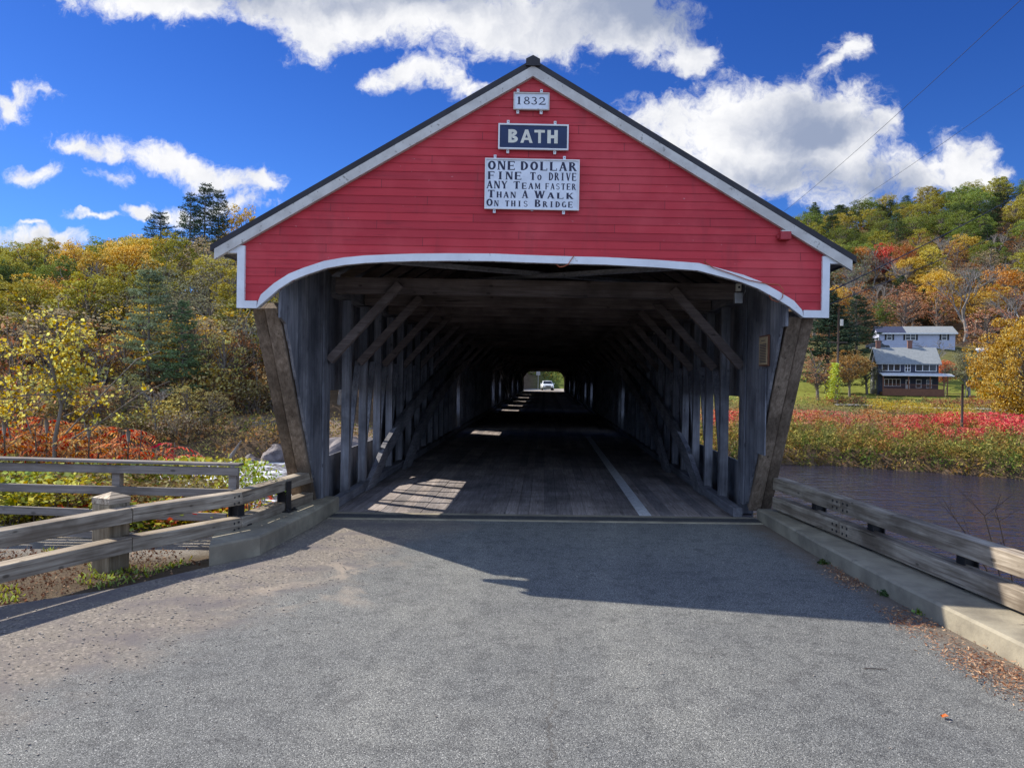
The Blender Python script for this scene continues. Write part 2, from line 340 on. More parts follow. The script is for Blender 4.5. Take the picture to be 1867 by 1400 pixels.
def obj(name, me, parent=None, loc=None):
    o = bpy.data.objects.new(name, me); COL.objects.link(o)
    if parent is not None: o.parent = parent
    if loc is not None: o.location = loc
    return o
def tag(o, label=None, cat=None, group=None, kind=None):
    if label: o['label'] = label
    if cat: o['category'] = cat
    if group: o['group'] = group
    if kind: o['kind'] = kind
    return o
def thing(name, label, cat, loc=(0, 0, 0), rz=0, group=None):
    o = bpy.data.objects.new(name, None); COL.objects.link(o); o.empty_display_size = .2
    o.location = loc; o.rotation_euler = (0, 0, rz); return tag(o, label, cat, group)
def quads_mesh(name, V, m, k=4):             # V: (n,k,3)
    nq = len(V); me = bpy.data.meshes.new(name)
    me.vertices.add(nq * k); me.vertices.foreach_set('co', V.reshape(-1).astype(np.float32))
    me.loops.add(nq * k); me.loops.foreach_set('vertex_index', np.arange(nq * k, dtype=np.int32))
    me.polygons.add(nq); me.polygons.foreach_set('loop_start', np.arange(0, nq * k, k, dtype=np.int32))
    me.polygons.foreach_set('loop_total', np.full(nq, k, dtype=np.int32))
    me.materials.append(MATS[m]); me.update(calc_edges=True); return me
def leafquads(C, size, rng, asp=.6, flat=0.0, droop=0.0):
    n_ = len(C); a = rng.normal(size=(n_, 3)); a[:, 2] *= (1 - flat)
    a[:, 2] -= droop
    a /= np.linalg.norm(a, axis=1, keepdims=True) + 1e-9
    b_ = rng.normal(size=(n_, 3)); b_[:, 2] *= (1 - flat)
    b_ -= a * (a * b_).sum(1, keepdims=True); b_ /= np.linalg.norm(b_, axis=1, keepdims=True) + 1e-9
    s = (np.asarray(size) * rng.uniform(.6, 1.3, n_))[:, None] * .5
    return np.stack([C - a * s, C - b_ * s * asp + a * s * .15, C + a * s, C + b_ * s * asp + a * s * .15], 1)
# ------------------------------------------------------------------ terrain
def sstep(a, b, t): t = np.clip((t - a) / (b - a), 0, 1); return t * t * (3 - 2 * t)
def yfar(x): return np.interp(x, [-120, -60, -30, -20, 0, 24, 36, 60, 120, 300], [44, 48, 54, 58, 64, 66, 58.5, 50, 40, 25])
RX = [40, 60, 80, 100, 115, 135, 150, 165, 182, 250, 330, 420, 700]; RZ = [-4.3, -4.0, -3.5, -2.3, -.25, .4, 4.5, 9.6, 12, 37, 65, 74, 66]
LX = [40, 57, 60, 64.5, 69, 85, 110, 140, 165, 220, 700]; LZ = [-4.6, -4.6, -3.2, -2.5, -2.4, 2.6, 9.5, 15.5, 17.5, 16, 10]
CX = [60, 85, 100, 110.5, 112, 142, 150, 170, 200, 300, 700]; CZ = [-4.6, -4.0, -3.0, -1.5, -.03, -.03, 2.5, 9, 16, 40, 50]
def H(x, y):
    x = np.asarray(x, float); y = np.asarray(y, float)
    wob = .5 * np.sin(x * .31 + 1) + .4 * np.sin(y * .27 + x * .11) + .3 * np.sin(x * .9 + y * .7)
    d = np.maximum(x - 4.35, y - (10.3 + .25 * np.sin(x * .8)))
    near = -.03 - .02 * np.clip(-x - 4, 0, 5) - np.clip(d * np.where(x > 0, 1.1, .62), 0, 6.2) + np.where(d > .5, .12 * wob, 0)
    near = np.where((np.abs(x) < 3.5) & (y < 11.3) & (y > 10), -.03, near)
    zr = np.interp(y, RX, RZ); zr = np.where(zr > 12, 12 + (zr - 12) * (1 + (x - 119) * .0028), zr)
    zl = np.interp(y, LX, LZ); zl = np.where(zl > 0, zl * (1 + (x + 80) * .004), zl)
    zc = np.interp(y, CX, CZ)
    wr = sstep(8, 26, x); wl = sstep(-7, -22, x)
    land = zc * (1 - wr) * (1 - wl) + zr * wr + zl * wl
    land = land + np.where(land > 2.0, wob * .8, wob * .12) * np.where(np.abs(x) < 9, 0, 1)
    df = y - yfar(x)
    far = np.where(df < 0, -6.3, np.minimum(-5.3 + df * 1.0, land))
    t = sstep(0, 1, (y - 35) / 6)
    return np.where(y < 35, np.maximum(near, -6.3), far) if True else near * (1 - t) + far * t
def Hs(x, y): return float(H(x, y))
xs = np.unique(np.concatenate([np.arange(-1500, -120, 60), np.arange(-120, -16, 2.0), np.arange(-16, 16, .5), np.arange(16, 120, 2.0), np.arange(120, 260, 4), np.arange(260, 1600, 60)]))
ys = np.unique(np.concatenate([np.arange(-300, -12, 24), np.arange(-12, 20, .5), np.arange(20, 120, 1.5), np.arange(120, 400, 4), np.arange(400, 1600, 60), [11.3, 11.35, 111.9, 112.0]]))
GX, GY = np.meshgrid(xs, ys); GZ = H(GX, GY)
nx, ny = len(xs), len(ys)
me = bpy.data.meshes.new('ground'); me.vertices.add(nx * ny)
me.vertices.foreach_set('co', np.stack([GX, GY, GZ], -1).reshape(-1).astype(np.float32))
idx = np.arange(nx * ny).reshape(ny, nx)
Q = np.stack([idx[:-1, :-1], idx[:-1, 1:], idx[1:, 1:], idx[1:, :-1]], -1).reshape(-1, 4)
me.loops.add(Q.size); me.loops.foreach_set('vertex_index', Q.reshape(-1).astype(np.int32))
me.polygons.add(len(Q)); me.polygons.foreach_set('loop_start', np.arange(0, Q.size, 4, dtype=np.int32)); me.polygons.foreach_set('loop_total', np.full(len(Q), 4, np.int32))
me.materials.append(MATS['terrain']); me.update(calc_edges=True)
me.polygons.foreach_set('use_smooth', [True] * len(Q))
T = np.zeros((ny, nx, 4), np.float32); T[...] = (.17, .115, .07, 1)
def paint(mask, c, w=1.0): T[..., :3] = T[..., :3] * (1 - mask[..., None] * w) + np.array(c) * mask[..., None] * w
nearm = (GY < 40).astype(float)
paint(nearm, (.16, .12, .08)); paint(nearm * (GX < -3.6) * (GY < 10.6) * (GY > 8.4), (.33, .30, .26)); paint(nearm * (GY < 4) * (GX < 0), (.2, .17, .12))
paint((GZ < -5.0).astype(float), (.09, .07, .05))
lawn = sstep(100, 112, GY) * sstep(160, 140, GY) * sstep(12, 30, GX); paint(lawn, (.25, .27, .05))
paint(sstep(108, 113, GY) * sstep(190, 170, GY) * sstep(-4, 2, GX) * sstep(40, 20, GX), (.15, .19, .04))
paint(sstep(62, 64, GY) * sstep(70.5, 69.5, GY) * (GX < -8), (.36, .27, .21))
paint(((GY > 155) & (GY < 172) & (GX > 50)).astype(float), (.17, .18, .06), .7)
ca = me.color_attributes.new('tint', 'FLOAT_COLOR', 'POINT'); ca.data.foreach_set('color', T.reshape(-1))
tag(obj('ground', me), 'brown leaf covered ground with gravel verge and far lawns', kind='structure')
MB().quad((-1500, 8, -5.05), (1500, 8, -5.05), (1500, 110, -5.05), (-1500, 110, -5.05)).build('river', 'river water')
tag(bpy.data.objects['river'], 'dark rippled river', kind='structure')
# road apron
rp = [(-3.02, 11.0), (-3.15, 8.3), (-3.5, 7.75), (-3.95, 6.95), (-4.65, 6.3), (-6.2, 4.9), (-8.5, 2.5), (-10, -1), (-10, -40), (4.4, -40), (3.95, -2), (3.5, 5.5), (3.2, 9), (3.15, 11.36)]
MB().poly([(x, y, -.025) for x, y in reversed(rp)], (0, 0, .025)).build('road', 'asphalt')
tag(bpy.data.objects['road'], 'grey asphalt road with gravelly left shoulder', kind='structure')
far_road = [(-3.2, 112), (3.2, 112), (3.4, 124), (5.5, 134), (12, 142), (26, 149), (26, 153.5), (11, 147), (2, 139), (-2.6, 130), (-3.6, 120)]
MB().poly([(x, y, -.02) for x, y in far_road], (0, 0, .024)).build('far_road', 'driveway'); tag(bpy.data.objects['far_road'], 'grey road beyond the bridge', kind='structure')
# ------------------------------------------------------------------ bridge
XC = -.14; YF = 9.2; YD = 11.0; YE = 112.0
B = thing('covered_bridge', 'red gabled wooden covered bridge with white arched trim spanning the river', 'covered bridge', (XC, YD, 0))
BI = Matrix.Translation(Vector((XC, YD, 0))).inverted()
def part(mb, name, m, parent=None, bevel=0.0, smooth=False, label=None):
    off = Vector((XC, YD, 0)); mb.v = [(v_[0] - XC, v_[1] - YD + skew(v_[0]), v_[2]) for v_ in mb.v]
    o = mb.build(name, m, parent or B, smooth, bevel)
    if label: o['label'] = label
    return o
arch_px = [(470, 562), (487, 548), (510, 528), (535, 512), (560, 502), (596, 490), (630, 484), (667, 480.5), (710, 478.5), (760, 477), (820, 476.5), (900, 477), (960, 479.5), (1040, 482), (1103, 483.5), (1190, 488), (1271, 494), (1317, 506), (1350, 515), (1381, 527), (1410, 543), (1438, 560), (1463, 580)]
arch = [atg(p, q, YF) for p, q in arch_px]
AX = np.array([a.x for a in arch]); AZ_ = np.array([a.z for a in arch])
zb = at(450, 562, YF).z                       # foot of the trim
zb = (atg(450, 562, YF).z + atg(1490, 580, YF).z) / 2
AZ_[0] = zb; AZ_[-1] = zb
HW = 3.605; EH = 3.87; ZE = (atg(390, 445, YF).z + atg(1558, 463, YF).z) / 2; ZA = atg(971, 112, YF).z; XA = -.205
SL = (ZA - ZE) / EH
def rake(x): return ZA - (ZA - ZE) * ((XA - x) / (XA - XC + EH) if x < XA else (x - XA) / (XC + EH - XA))      # top of the roof
TR = .09
arch_top = lambda x: np.interp(x, AX, AZ_)
# clapboards
mb = MB(); cols = np.linspace(XC - HW + .02, XC + HW - .02, 240); rh = .1
zrow = math.floor(zb / rh) * rh
while zrow < ZA:
    z1 = zrow + rh
    zmn = [max(zrow, zb, (arch_top(x) if AX[0] < x < AX[-1] else -9)) for x in cols]
    zmx = [min(z1, rake(x) - .05) for x in cols]
    for i in range(len(cols) - 1):
        if zmx[i] > zmn[i] + .002 and zmx[i + 1] > zmn[i + 1] + .002:
            f = lambda zz: YF - .0075 * (z1 - zz) / rh
            x0, x1 = cols[i], cols[i + 1]
            mb.quad((x0, f(zmn[i]), zmn[i]), (x1, f(zmn[i + 1]), zmn[i + 1]), (x1, f(zmx[i + 1]), zmx[i + 1]), (x0, f(zmx[i]), zmx[i]))
            mb.quad((x0, f(zmn[i]), zmn[i]), (x0, YF + .006, zmn[i]), (x1, YF + .006, zmn[i + 1]), (x1, f(zmn[i + 1]), zmn[i + 1]))
    zrow = z1
mb2 = mb
# solid backing of the gable
mb2.v = [(v_[0] - XC, v_[1] - YD + skew(v_[0]), v_[2]) for v_ in mb2.v]
me = mb2.mesh('gable_wall', 'red clapboard')
bk = MB()
for i in range(len(cols) - 1):
    x0, x1 = cols[i], cols[i + 1]
    a0 = max(zb, arch_top(x0) if AX[0] < x0 < AX[-1] else -9); a1 = max(zb, arch_top(x1) if AX[0] < x1 < AX[-1] else -9)
    bk.poly([(x0, YF + .012, a0), (x1, YF + .012, a1), (x1, YF + .012, rake(x1) - .06), (x0, YF + .012, rake(x0) - .06)], (0, .035, 0))
gw = obj('gable_wall', me, B)
part(bk, 'gable_backing', 'bridge wood cross')
# white arch trim: one ribbon
mb = MB(); pts = list(zip(AX, AZ_)); nrm = []
for i in range(len(pts)):
    p0 = pts[max(i - 1, 0)]; p1 = pts[min(i + 1, len(pts) - 1)]; t = Vector((p1[0] - p0[0], p1[1] - p0[1])).normalized(); nrm.append((-t.y, t.x))
for i in range(len(pts) - 1):
    a, b = pts[i], pts[i + 1]
    a2 = (a[0] + nrm[i][0] * TR, a[1] + nrm[i][1] * TR) if i else (a[0] + .02, a[1] + TR)
    b2 = (b[0] + nrm[i + 1][0] * TR, b[1] + nrm[i + 1][1] * TR) if i < len(pts) - 2 else (b[0] - .02, b[1] + TR)
    mb.poly([(a[0], YF - .045, a[1]), (b[0], YF - .045, b[1]), (b2[0], YF - .045, b2[1]), (a2[0], YF - .045, a2[1])], (0, .10, 0))
part(mb, 'arch_trim', 'white paint')
for sgn in (-1, 1):
    xo = XC + sgn * HW; xi = XC + sgn * (HW - TR); xa = AX[0] if sgn < 0 else AX[-1]
    zt = ZE - .03
    mb = MB(); mb.box(min(xo, xi), max(xo, xi), YF - .043, YF + .05, zb, zt)
    part(mb, 'corner_trim', 'white paint')
    mb = MB(); mb.box(min(xi, xa), max(xi, xa), YF - .041, YF + .05, zb, zb + TR)
    part(mb, 'bottom_trim', 'white paint')
    xe = XC + sgn * (EH - .05)
    mb = MB(); mb.poly([(xo, YF - .039, zt - TR), (xe, YF - .039, zt - TR), (xe, YF - .039, zt - .02), (xo, YF - .039, zt)] if sgn > 0 else [(xe, YF - .039, zt - TR), (xo, YF - .039, zt - TR), (xo, YF - .039, zt), (xe, YF - .039, zt - .02)], (0, .09, 0))
    part(mb, 'cornice_return', 'white paint')
    # soffit behind the return
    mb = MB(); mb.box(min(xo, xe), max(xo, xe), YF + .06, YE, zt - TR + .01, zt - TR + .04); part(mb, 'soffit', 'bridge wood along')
    # rake board and roof edge
    p = lambda x, dz: (x, YF - .07, rake(x) - dz)
    mb = MB(); mb.poly([p(XA, .08), p(XC + sgn * EH, .08), p(XC + sgn * EH, .205), p(XA, .205)][::sgn], (0, .065, 0)); part(mb, 'rake_board', 'rake paint')
    mb = MB(); mb.poly([p(XA, 0), p(XC + sgn * (EH + .05), 0), p(XC + sgn * (EH + .05), .078), p(XA, .078)][::sgn], (0, YE + .2 - YF + .03, 0))
    o_ = part(mb, 'roof', 'roof metal')
mb = MB(); mb.poly([(XA - .085, YF - .10, ZA - .09), (XA + .085, YF - .10, ZA - .09), (XA + .085, YF - .10, ZA - .01), (XA, YF - .10, ZA + .035), (XA - .085, YF - .10, ZA - .01)], (0, YE + .2 - YF, 0)); part(mb, 'ridge_cap', 'roof metal')
# side walls with window openings
WIN = [(11.75, 15.6, .72, 1.76), (27.2, 28.9, .75, 1.7), (46.2, 47.8, .75, 1.7), (54, 55.5, .75, 1.7), (63.5, 65.3, .75, 1.7), (75, 77, .75, 1.7), (88, 90, .75, 1.7)]
rnd = random.Random(4)
for sgn in (-1, 1):
    xw = XC + sgn * 3.28; mb = MB(); y = 11.30
    while y < YE:
        w = rnd.uniform(.17, .24) if y < 30 else 1.5
        y1 = min(y + w, YE); hit = None
        for wn_ in WIN:
            if y < wn_[0] < y1: y1 = wn_[0]
            if y < wn_[1] - 1e-6 < y1: y1 = wn_[1]
        for wn_ in WIN:
            if wn_[0] - 1e-6 <= y and y1 <= wn_[1] + 1e-6: hit = wn_
        g = .006 if y < 30 else 0
        segs = [(-.7, hit[2]), (hit[3], ZE - .1)] if hit else [(-.7, ZE - .1)]
        for z0, z1 in segs: mb.box(min(xw, xw + sgn * .03), max(xw, xw + sgn * .03), y, y1 - .0005, z0, z1)
        y = y1
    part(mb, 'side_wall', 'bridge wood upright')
    # flared portal wall: upright boards whose feet follow the raking brace
    mb = MB(); y = YF + .06
    foot = lambda y: .22 + (2.72 - .22) * max(0, min(1, (10.95 - y) / (10.95 - 9.42)))
    xw = XC + sgn * 3.10
    while y < 11.24:
        w = rnd.uniform(.13, .2); y1 = min(y + w, 11.25)
        z0, z1 = foot(y) - .02, foot(y1) - .02
        xx = xw + rnd.uniform(-.004, .004)
        mb.poly([(xx, y, z0), (xx, y1 - .005, z1), (xx, y1 - .005, ZE + .12), (xx, y, ZE + .12)], (sgn * .035, 0, 0)); y = y1
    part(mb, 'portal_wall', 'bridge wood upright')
    mb = MB(); mb.box(min(xw - sgn * .012, xw + sgn * .20), max(xw - sgn * .012, xw + sgn * .20), 11.255, 11.41, 0.02, ZE - .05); part(mb, 'corner_post', 'bridge wood upright', bevel=.008)
    mb = MB(); mb.box(min(xw - sgn * .028, xw - sgn * .003), max(xw - sgn * .028, xw - sgn * .003), 11.02, 11.18, .2, ZE - .05); part(mb, 'corner_board', 'bridge wood upright', bevel=.004)
    # raking braces outside the portal wall
    for k_, (dx, dy, w) in enumerate(((.12, .0, .17), (.30, .06, .15))):
        mb = MB(); mb.bar((xw + sgn * dx, 10.98 + dy, .17), (xw + sgn * (dx + .03), 9.40 + dy, 2.86), w, .17, up=(0, 1, 0))
        part(mb, 'raking_brace', 'brace wood', bevel=.008)
    # wheel guard along the deck edge
    xg = XC + sgn * 2.93; mb = MB(); mb.box(min(xg, xg + sgn * .14), max(xg, xg + sgn * .14), 11.0, YE, .012, .15); part(mb, 'wheel_guard', 'bridge wood along', bevel=.008)
    # top chord
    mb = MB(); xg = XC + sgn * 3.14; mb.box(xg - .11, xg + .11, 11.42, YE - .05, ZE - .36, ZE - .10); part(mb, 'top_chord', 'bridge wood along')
    # posts and diagonals
    ysl = [12.25 + 1.15 * i for i in range(28)]; ysl += [ysl[-1] + 2.3 * (i + 1) for i in range(29)]
    pm = dm = None
    for i, y in enumerate(ysl):
        if y > YE - 1: break
        xg = sgn * 3.06
        if pm is None:
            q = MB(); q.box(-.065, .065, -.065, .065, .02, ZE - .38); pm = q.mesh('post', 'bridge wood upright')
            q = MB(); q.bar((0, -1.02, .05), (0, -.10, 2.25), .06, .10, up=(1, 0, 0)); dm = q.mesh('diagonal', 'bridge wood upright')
        p_ = obj('post', pm, B, (xg, y - YD + skew(xg), 0))
        if i < 48 and y > 13: d_ = obj('diagonal', dm, B, (sgn * 3.12, y - YD - .06 + skew(xg), 0))
    # arch ribs, layered timber rising off the deck
    for y0, span, dx_ in ((13.0, 52, 0), (16.2, 50, .1), (64, 46, 0)):
        for k_ in range(1):
            pts = [(XC + sgn * (2.955 - dx_), y0 + span * t, -.2 + 3.35 * (1 - (2 * t - 1) ** 2) ** .75) for t in np.linspace(0, 1, 30)]
            q = MB()
            for a, b_ in zip(pts, pts[1:]): q.bar(a, b_, .09, .30, up=(0, 0, 1))
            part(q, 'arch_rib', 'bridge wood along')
# tie beams and knee braces
yt = [11.35, 13.2, 15.2, 17.3, 19.4, 21.6, 24, 26.5, 29, 32, 35.5, 39, 43, 47, 52, 57, 62, 68, 74, 80, 87, 94, 101, 108]
q = MB(); q.box(-3.0, 3.0, -.10, .10, 3.23, 3.46); tm = q.mesh('tie_beam', 'bridge wood cross')
kms = {}
for sgn in (-1, 1):
    q = MB(); q.bar((sgn * 3.06, 0, 2.22), (sgn * 2.02, 0, 3.36), .12, .12, up=(0, 1, 0)); kms[sgn] = q.mesh('knee_brace', 'brace wood' if False else 'bridge wood cross')
for i, y in enumerate(yt):
    obj('tie_beam', tm, B, (0, y - YD + skew(0), 0)).rotation_euler = (0, 0, math.atan(KS))
    for sgn in (-1, 1): obj('knee_brace', kms[sgn], B, (0, y - YD - .13 + skew(sgn * 2.5), 0))
# lateral crossed braces above the tie beams, rafters and roof boards
for i in range(7):
    for sgn in (-1, 1):
        q = MB(); q.bar((XC - sgn * 2.7, yt[i] + .13 if i else 9.6, 3.52), (XC + sgn * 2.7, yt[i + 1] - .13, 3.54 + .08 * (sgn > 0)), .16, .05); part(q, 'lateral_brace', 'bridge wood along')
for i in range(34):
    y = 9.6 + i * .9
    for sgn in (-1, 1):
        q = MB(); q.bar((XA, y, ZA - .2), (XC + sgn * 3.4, y, rake(XC + sgn * 3.4) - .2), .06, .14); part(q, 'rafter', 'bridge wood cross')
# deck of long planks
q = MB(); x = XC - 3.25
while x < XC + 3.24:
    w = rnd.uniform(.17, .23); x1 = min(x + w, XC + 3.25); y = YD + .02
    y0 = y
    while y0 < YE:
        L = rnd.uniform(3, 7) if y0 < 40 else 80
        y1 = min(y0 + L, YE); dz = rnd.uniform(-.003, .003)
        q.box(x, x1 - .0045, y0, y1 - .005, -.10, .004 + dz); y0 = y1
    x = x1
part(q, 'deck', 'deck wood')
q = MB(); q.box(XC - 3.25, XC + 3.25, YD + .03, YE, -.6, -.11); part(q, 'floor_beams', 'bridge wood cross')
# far portal
mb = MB(); yb = YE - .2
mb.poly([(XC - 3.4, yb, 2.86), (XC + 3.4, yb, 2.86), (XC + 3.4, yb, ZE), (XA, yb, ZA - .15), (XC - 3.4, yb, ZE)], (0, .1, 0))
for sgn in (-1, 1):
    pl = [(XC + sgn * 2.92, yb, 0), (XC + sgn * 3.4, yb, 0), (XC + sgn * 3.4, yb, 2.858), (XC + sgn * 2.0, yb, 2.858), (XC + sgn * 2.5, yb, 2.6), (XC + sgn * 2.92, yb, 2.0)]
    mb.poly(pl if sgn > 0 else pl[::-1], (0, .1, 0))
part(mb, 'far_gable', 'bridge wood cross')
# grate, threshold, painted line, abutment
mb = MB(); yg0, yg1 = 10.52, 10.86
mb.box(-3.0, 3.1, yg0 + .07, yg1, .001, .006)
for i in range(150): mb.box(-3.0 + i * .0407, -3.0 + i * .0407 + .012, yg0 + .07, yg1, .0065, .016)
for i in range(6): mb.box(-3.0, 3.1, yg0 + .085 + i * .048, yg0 + .097 + i * .048, .0165, .021)
mb.v = [(a, b + skew(a), c) for a, b, c in mb.v]
tag(mb.build('drain_grate', 'grate'), 'long dark steel grate across the bridge entrance', 'grate')
mb = MB(); mb.box(-3.0, 3.1, yg0, yg0 + .065, .001, .018); mb.box(-3.0, 3.1, yg1 + .005, yg1 + .13, .001, .02); mb.v = [(a, b + skew(a), c) for a, b, c in mb.v]
tag(mb.build('threshold', 'concrete'), 'pale concrete joint strips at bridge entrance', kind='structure')
q = MB()
for i in range(60):
    y0 = 11.32 + i * 1.7
    if y0 > 26: break
    q.quad((1.42, y0, .0125), (1.60, y0, .0125), (1.60, y0 + 1.698, .0125), (1.42, y0 + 1.698, .0125))
tag(q.build('lane_line', 'line paint'), 'worn white line painted on the deck', kind='structure')
mb = MB(); mb.box(-3.6, 3.35, 11.1, 12.2, -6.4, -.62); mb.box(-3.9, 3.65, 10.2, 11.09, -6.4, -.034)
tag(mb.build('abutment', 'concrete'), 'concrete abutment under the bridge mouth', kind='structure')
mb = MB(); mb.box(-3.9, 3.7, 109.8, 111.9, -6.4, -.62); tag(mb.build('far_abutment', 'concrete'), 'abutment at the far end of the bridge', kind='structure')
for yp in (36, 60, 85):
    mb = MB(); mb.box(-3.4, 3.1, yp - 1, yp + 1, -6.5, -.62); tag(mb.build('bridge_pier', 'rock'), 'stone pier under the bridge', kind='structure')
# ------------------------------------------------------------------ signs with lettering
class Glyphs:
    """small letterpress: strokes and arcs with thick and thin weights, unit box 1 wide x 1 high"""
    def __init__(s, serif=True, thick=.22, thin=.11): s.q = []; s.serif = serif; s.K = thick; s.T = thin
    def st(s, x0, y0, x1, y1, w):
        d = Vector((x1 - x0, y1 - y0)); 
        if d.length < 1e-6: return
        if abs(d.y) > abs(d.x) * .3: s.q.append([(x0 - w / 2, y0), (x0 + w / 2, y0), (x1 + w / 2, y1), (x1 - w / 2, y1)])
        else: s.q.append([(x0, y0 - w / 2), (x1, y1 - w / 2), (x1, y1 + w / 2), (x0, y0 + w / 2)])
    def arc(s, cx, cy, rx, ry, a0, a1, wx, wy, n_=12):
        for i in range(n_):
            t0 = R(a0 + (a1 - a0) * i / n_); t1 = R(a0 + (a1 - a0) * (i + 1) / n_)
            o = lambda t: (cx + rx * math.cos(t), cy + ry * math.sin(t)); i_ = lambda t: (cx + (rx - wx) * math.cos(t), cy + (ry - wy) * math.sin(t))
            s.q.append([i_(t0), o(t0), o(t1), i_(t1)])
    def sf(s, x, y, w=.34):
        if s.serif: s.st(x - w / 2, y, x + w / 2, y, .07)
    def glyph(s, ch):
        K, Tn = s.K, s.T; s.q = []; b, t = 0, 1
        if ch in 'Oo': s.arc(.5, .5, .5, .5, 0, 360, K, Tn, 20)
        elif ch == 'N': s.st(.14, b, .14, t, Tn); s.st(.2, t, .82, b, K); s.st(.86, b, .86, t, Tn); s.sf(.14, .035); s.sf(.14, .965); s.sf(.86, .965)
        elif ch in 'EF':
            s.st(.2, b, .2, t, K); s.st(.2, .955, .9, .955, .1); s.st(.2, .5, .75, .5, .1)
            if ch == 'E': s.st(.2, .045, .93, .045, .1); s.st(.9, 0, .9, .22, .09)
            s.st(.87, 1, .87, .78, .09); s.st(.74, .38, .74, .62, .07); s.sf(.2, .035); s.sf(.2, .965)
        elif ch == 'D': s.st(.2, b, .2, t, K); s.arc(.28, .5, .68, .5, -90, 90, K, .1); s.st(.1, .955, .3, .955, .09); s.st(.1, .045, .3, .045, .09)
        elif ch == 'L': s.st(.22, b, .22, t, K); s.st(.2, .045, .93, .045, .1); s.st(.9, 0, .9, .28, .09); s.sf(.22, .965, .4)
        elif ch == 'A': s.st(.12, b, .48, t, Tn); s.st(.84, b, .48, t, K); s.st(.25, .33, .72, .33, .09); s.sf(.13, .035, .3); s.sf(.84, .035, .36)
        elif ch == 'R': s.st(.2, b, .2, t, K); s.arc(.35, .75, .45, .25, -90, 90, K * .9, .09); s.st(.2, .955, .4, .955, .09); s.st(.2, .545, .4, .545, .09); s.st(.88, b, .48, .52, K); s.sf(.2, .035, .38); s.sf(.2, .965, .38); s.sf(.88, .035, .25)
        elif ch == 'I': s.st(.5, b, .5, t, min(.62, K * 1.8)); s.sf(.5, .035, .9); s.sf(.5, .965, .9)
        elif ch in 'T': s.st(.5, b, .5, t, K); s.st(.06, .95, .94, .95, .1); s.st(.1, 1, .1, .76, .08); s.st(.9, 1, .9, .76, .08); s.sf(.5, .035, .44)
        elif ch == 'V': s.st(.5, b, .15, t, K); s.st(.5, b, .85, t, Tn); s.sf(.15, .965, .36); s.sf(.85, .965, .3)
        elif ch == 'Y': s.st(.5, .45, .14, t, K); s.st(.5, .45, .86, t, Tn); s.st(.5, b, .5, .48, K); s.sf(.14, .965, .32); s.sf(.86, .965, .28); s.sf(.5, .035, .4)
        elif ch == 'M': K *= .8; Tn *= .8; s.st(.1, b, .1, t, Tn); s.st(.5, .12, .14, t, K); s.st(.5, .12, .86, t, Tn); s.st(.88, b, .88, t, K); s.sf(.1, .035, .28); s.sf(.88, .035, .34)
        elif ch == 'W': K *= .72; Tn *= .8; s.st(.3, b, .08, t, K); s.st(.3, b, .5, t, Tn); s.st(.7, b, .5, t, K); s.st(.7, b, .92, t, Tn); s.sf(.08, .965, .3); s.sf(.92, .965, .26); s.sf(.5, .965, .24)
        elif ch == 'S': s.arc(.5, .74, .4, .26, 20, 270, .17, .1); s.arc(.5, .27, .42, .27, 90, -160, .17, .1)
        elif ch == 'K': s.st(.2, b, .2, t, K); s.st(.3, .42, .82, t, Tn); s.st(.86, b, .42, .58, K); s.sf(.2, .035); s.sf(.2, .965); s.sf(.84, .965, .3); s.sf(.86, .035, .28)
        elif ch == 'H': s.st(.2, b, .2, t, K); s.st(.8, b, .8, t, K); s.st(.2, .5, .8, .5, .1 if s.serif else K * .8); [s.sf(a, c_) for a in (.2, .8) for c_ in (.035, .965)]
        elif ch == 'B': s.st(.2, b, .2, t, K); s.arc(.42, .76, .4, .24, -90, 90, K * .9, .1 if s.serif else K * .7); s.arc(.42, .27, .48, .27, -90, 90, K, .1 if s.serif else K * .7); w = .1 if s.serif else K * .7; s.st(.1, 1 - w / 2, .45, 1 - w / 2, w); s.st(.2, .53, .45, .53, w); s.st(.1, w / 2, .45, w / 2, w)
        elif ch in 'G': s.arc(.5, .5, .46, .5, 45, 330, K, .1, 16); s.st(.82, .05, .82, .42, K * .8); s.st(.6, .42, .95, .42, .08)
        elif ch == '1': s.st(.5, b, .5, t, min(K, .3)); s.sf(.5, .035, .6); s.st(.25, .88, .5, .94, .09)
        elif ch == '8': s.arc(.5, .75, .36, .25, 0, 360, .17, .09, 16); s.arc(.5, .27, .45, .27, 0, 360, .2, .09, 16)
        elif ch == '3': s.arc(.45, .74, .38, .26, 150, -90, .18, .1); s.arc(.45, .28, .45, .28, 90, -160, .2, .1)
        elif ch == '2': s.arc(.46, .7, .4, .3, 165, -35, .2, .1); s.st(.12, .06, .74, .52, .17); s.st(.05, .07, .95, .07, .14); s.st(.9, 0, .9, .24, .08)
        if not s.serif:
            if ch == 'A': s.q = []; s.st(.1, 0, .5, 1, .26); s.st(.9, 0, .5, 1, .26); s.st(.2, .3, .8, .3, .17)
            if ch == 'T': s.q = []; s.st(.5, 0, .5, 1, .25); s.st(.02, .89, .98, .89, .2)
        return list(s.q)
def lettering(name, m, parent, items, y, G):
    mb = MB(); k_ = 0
    for ch, x, z, w, h in items:
        for q in G.glyph(ch):
            yy = y - .0004 - .00003 * (k_ % 24); k_ += 1
            mb.quad(*[(x + a * w, yy, z + b_ * h) for a, b_ in q])
    off = OFF[parent.name]; mb.v = [tuple(Vector(p) - off) for p in mb.v]
    return mb.build(name, m, parent)
OFF = {}
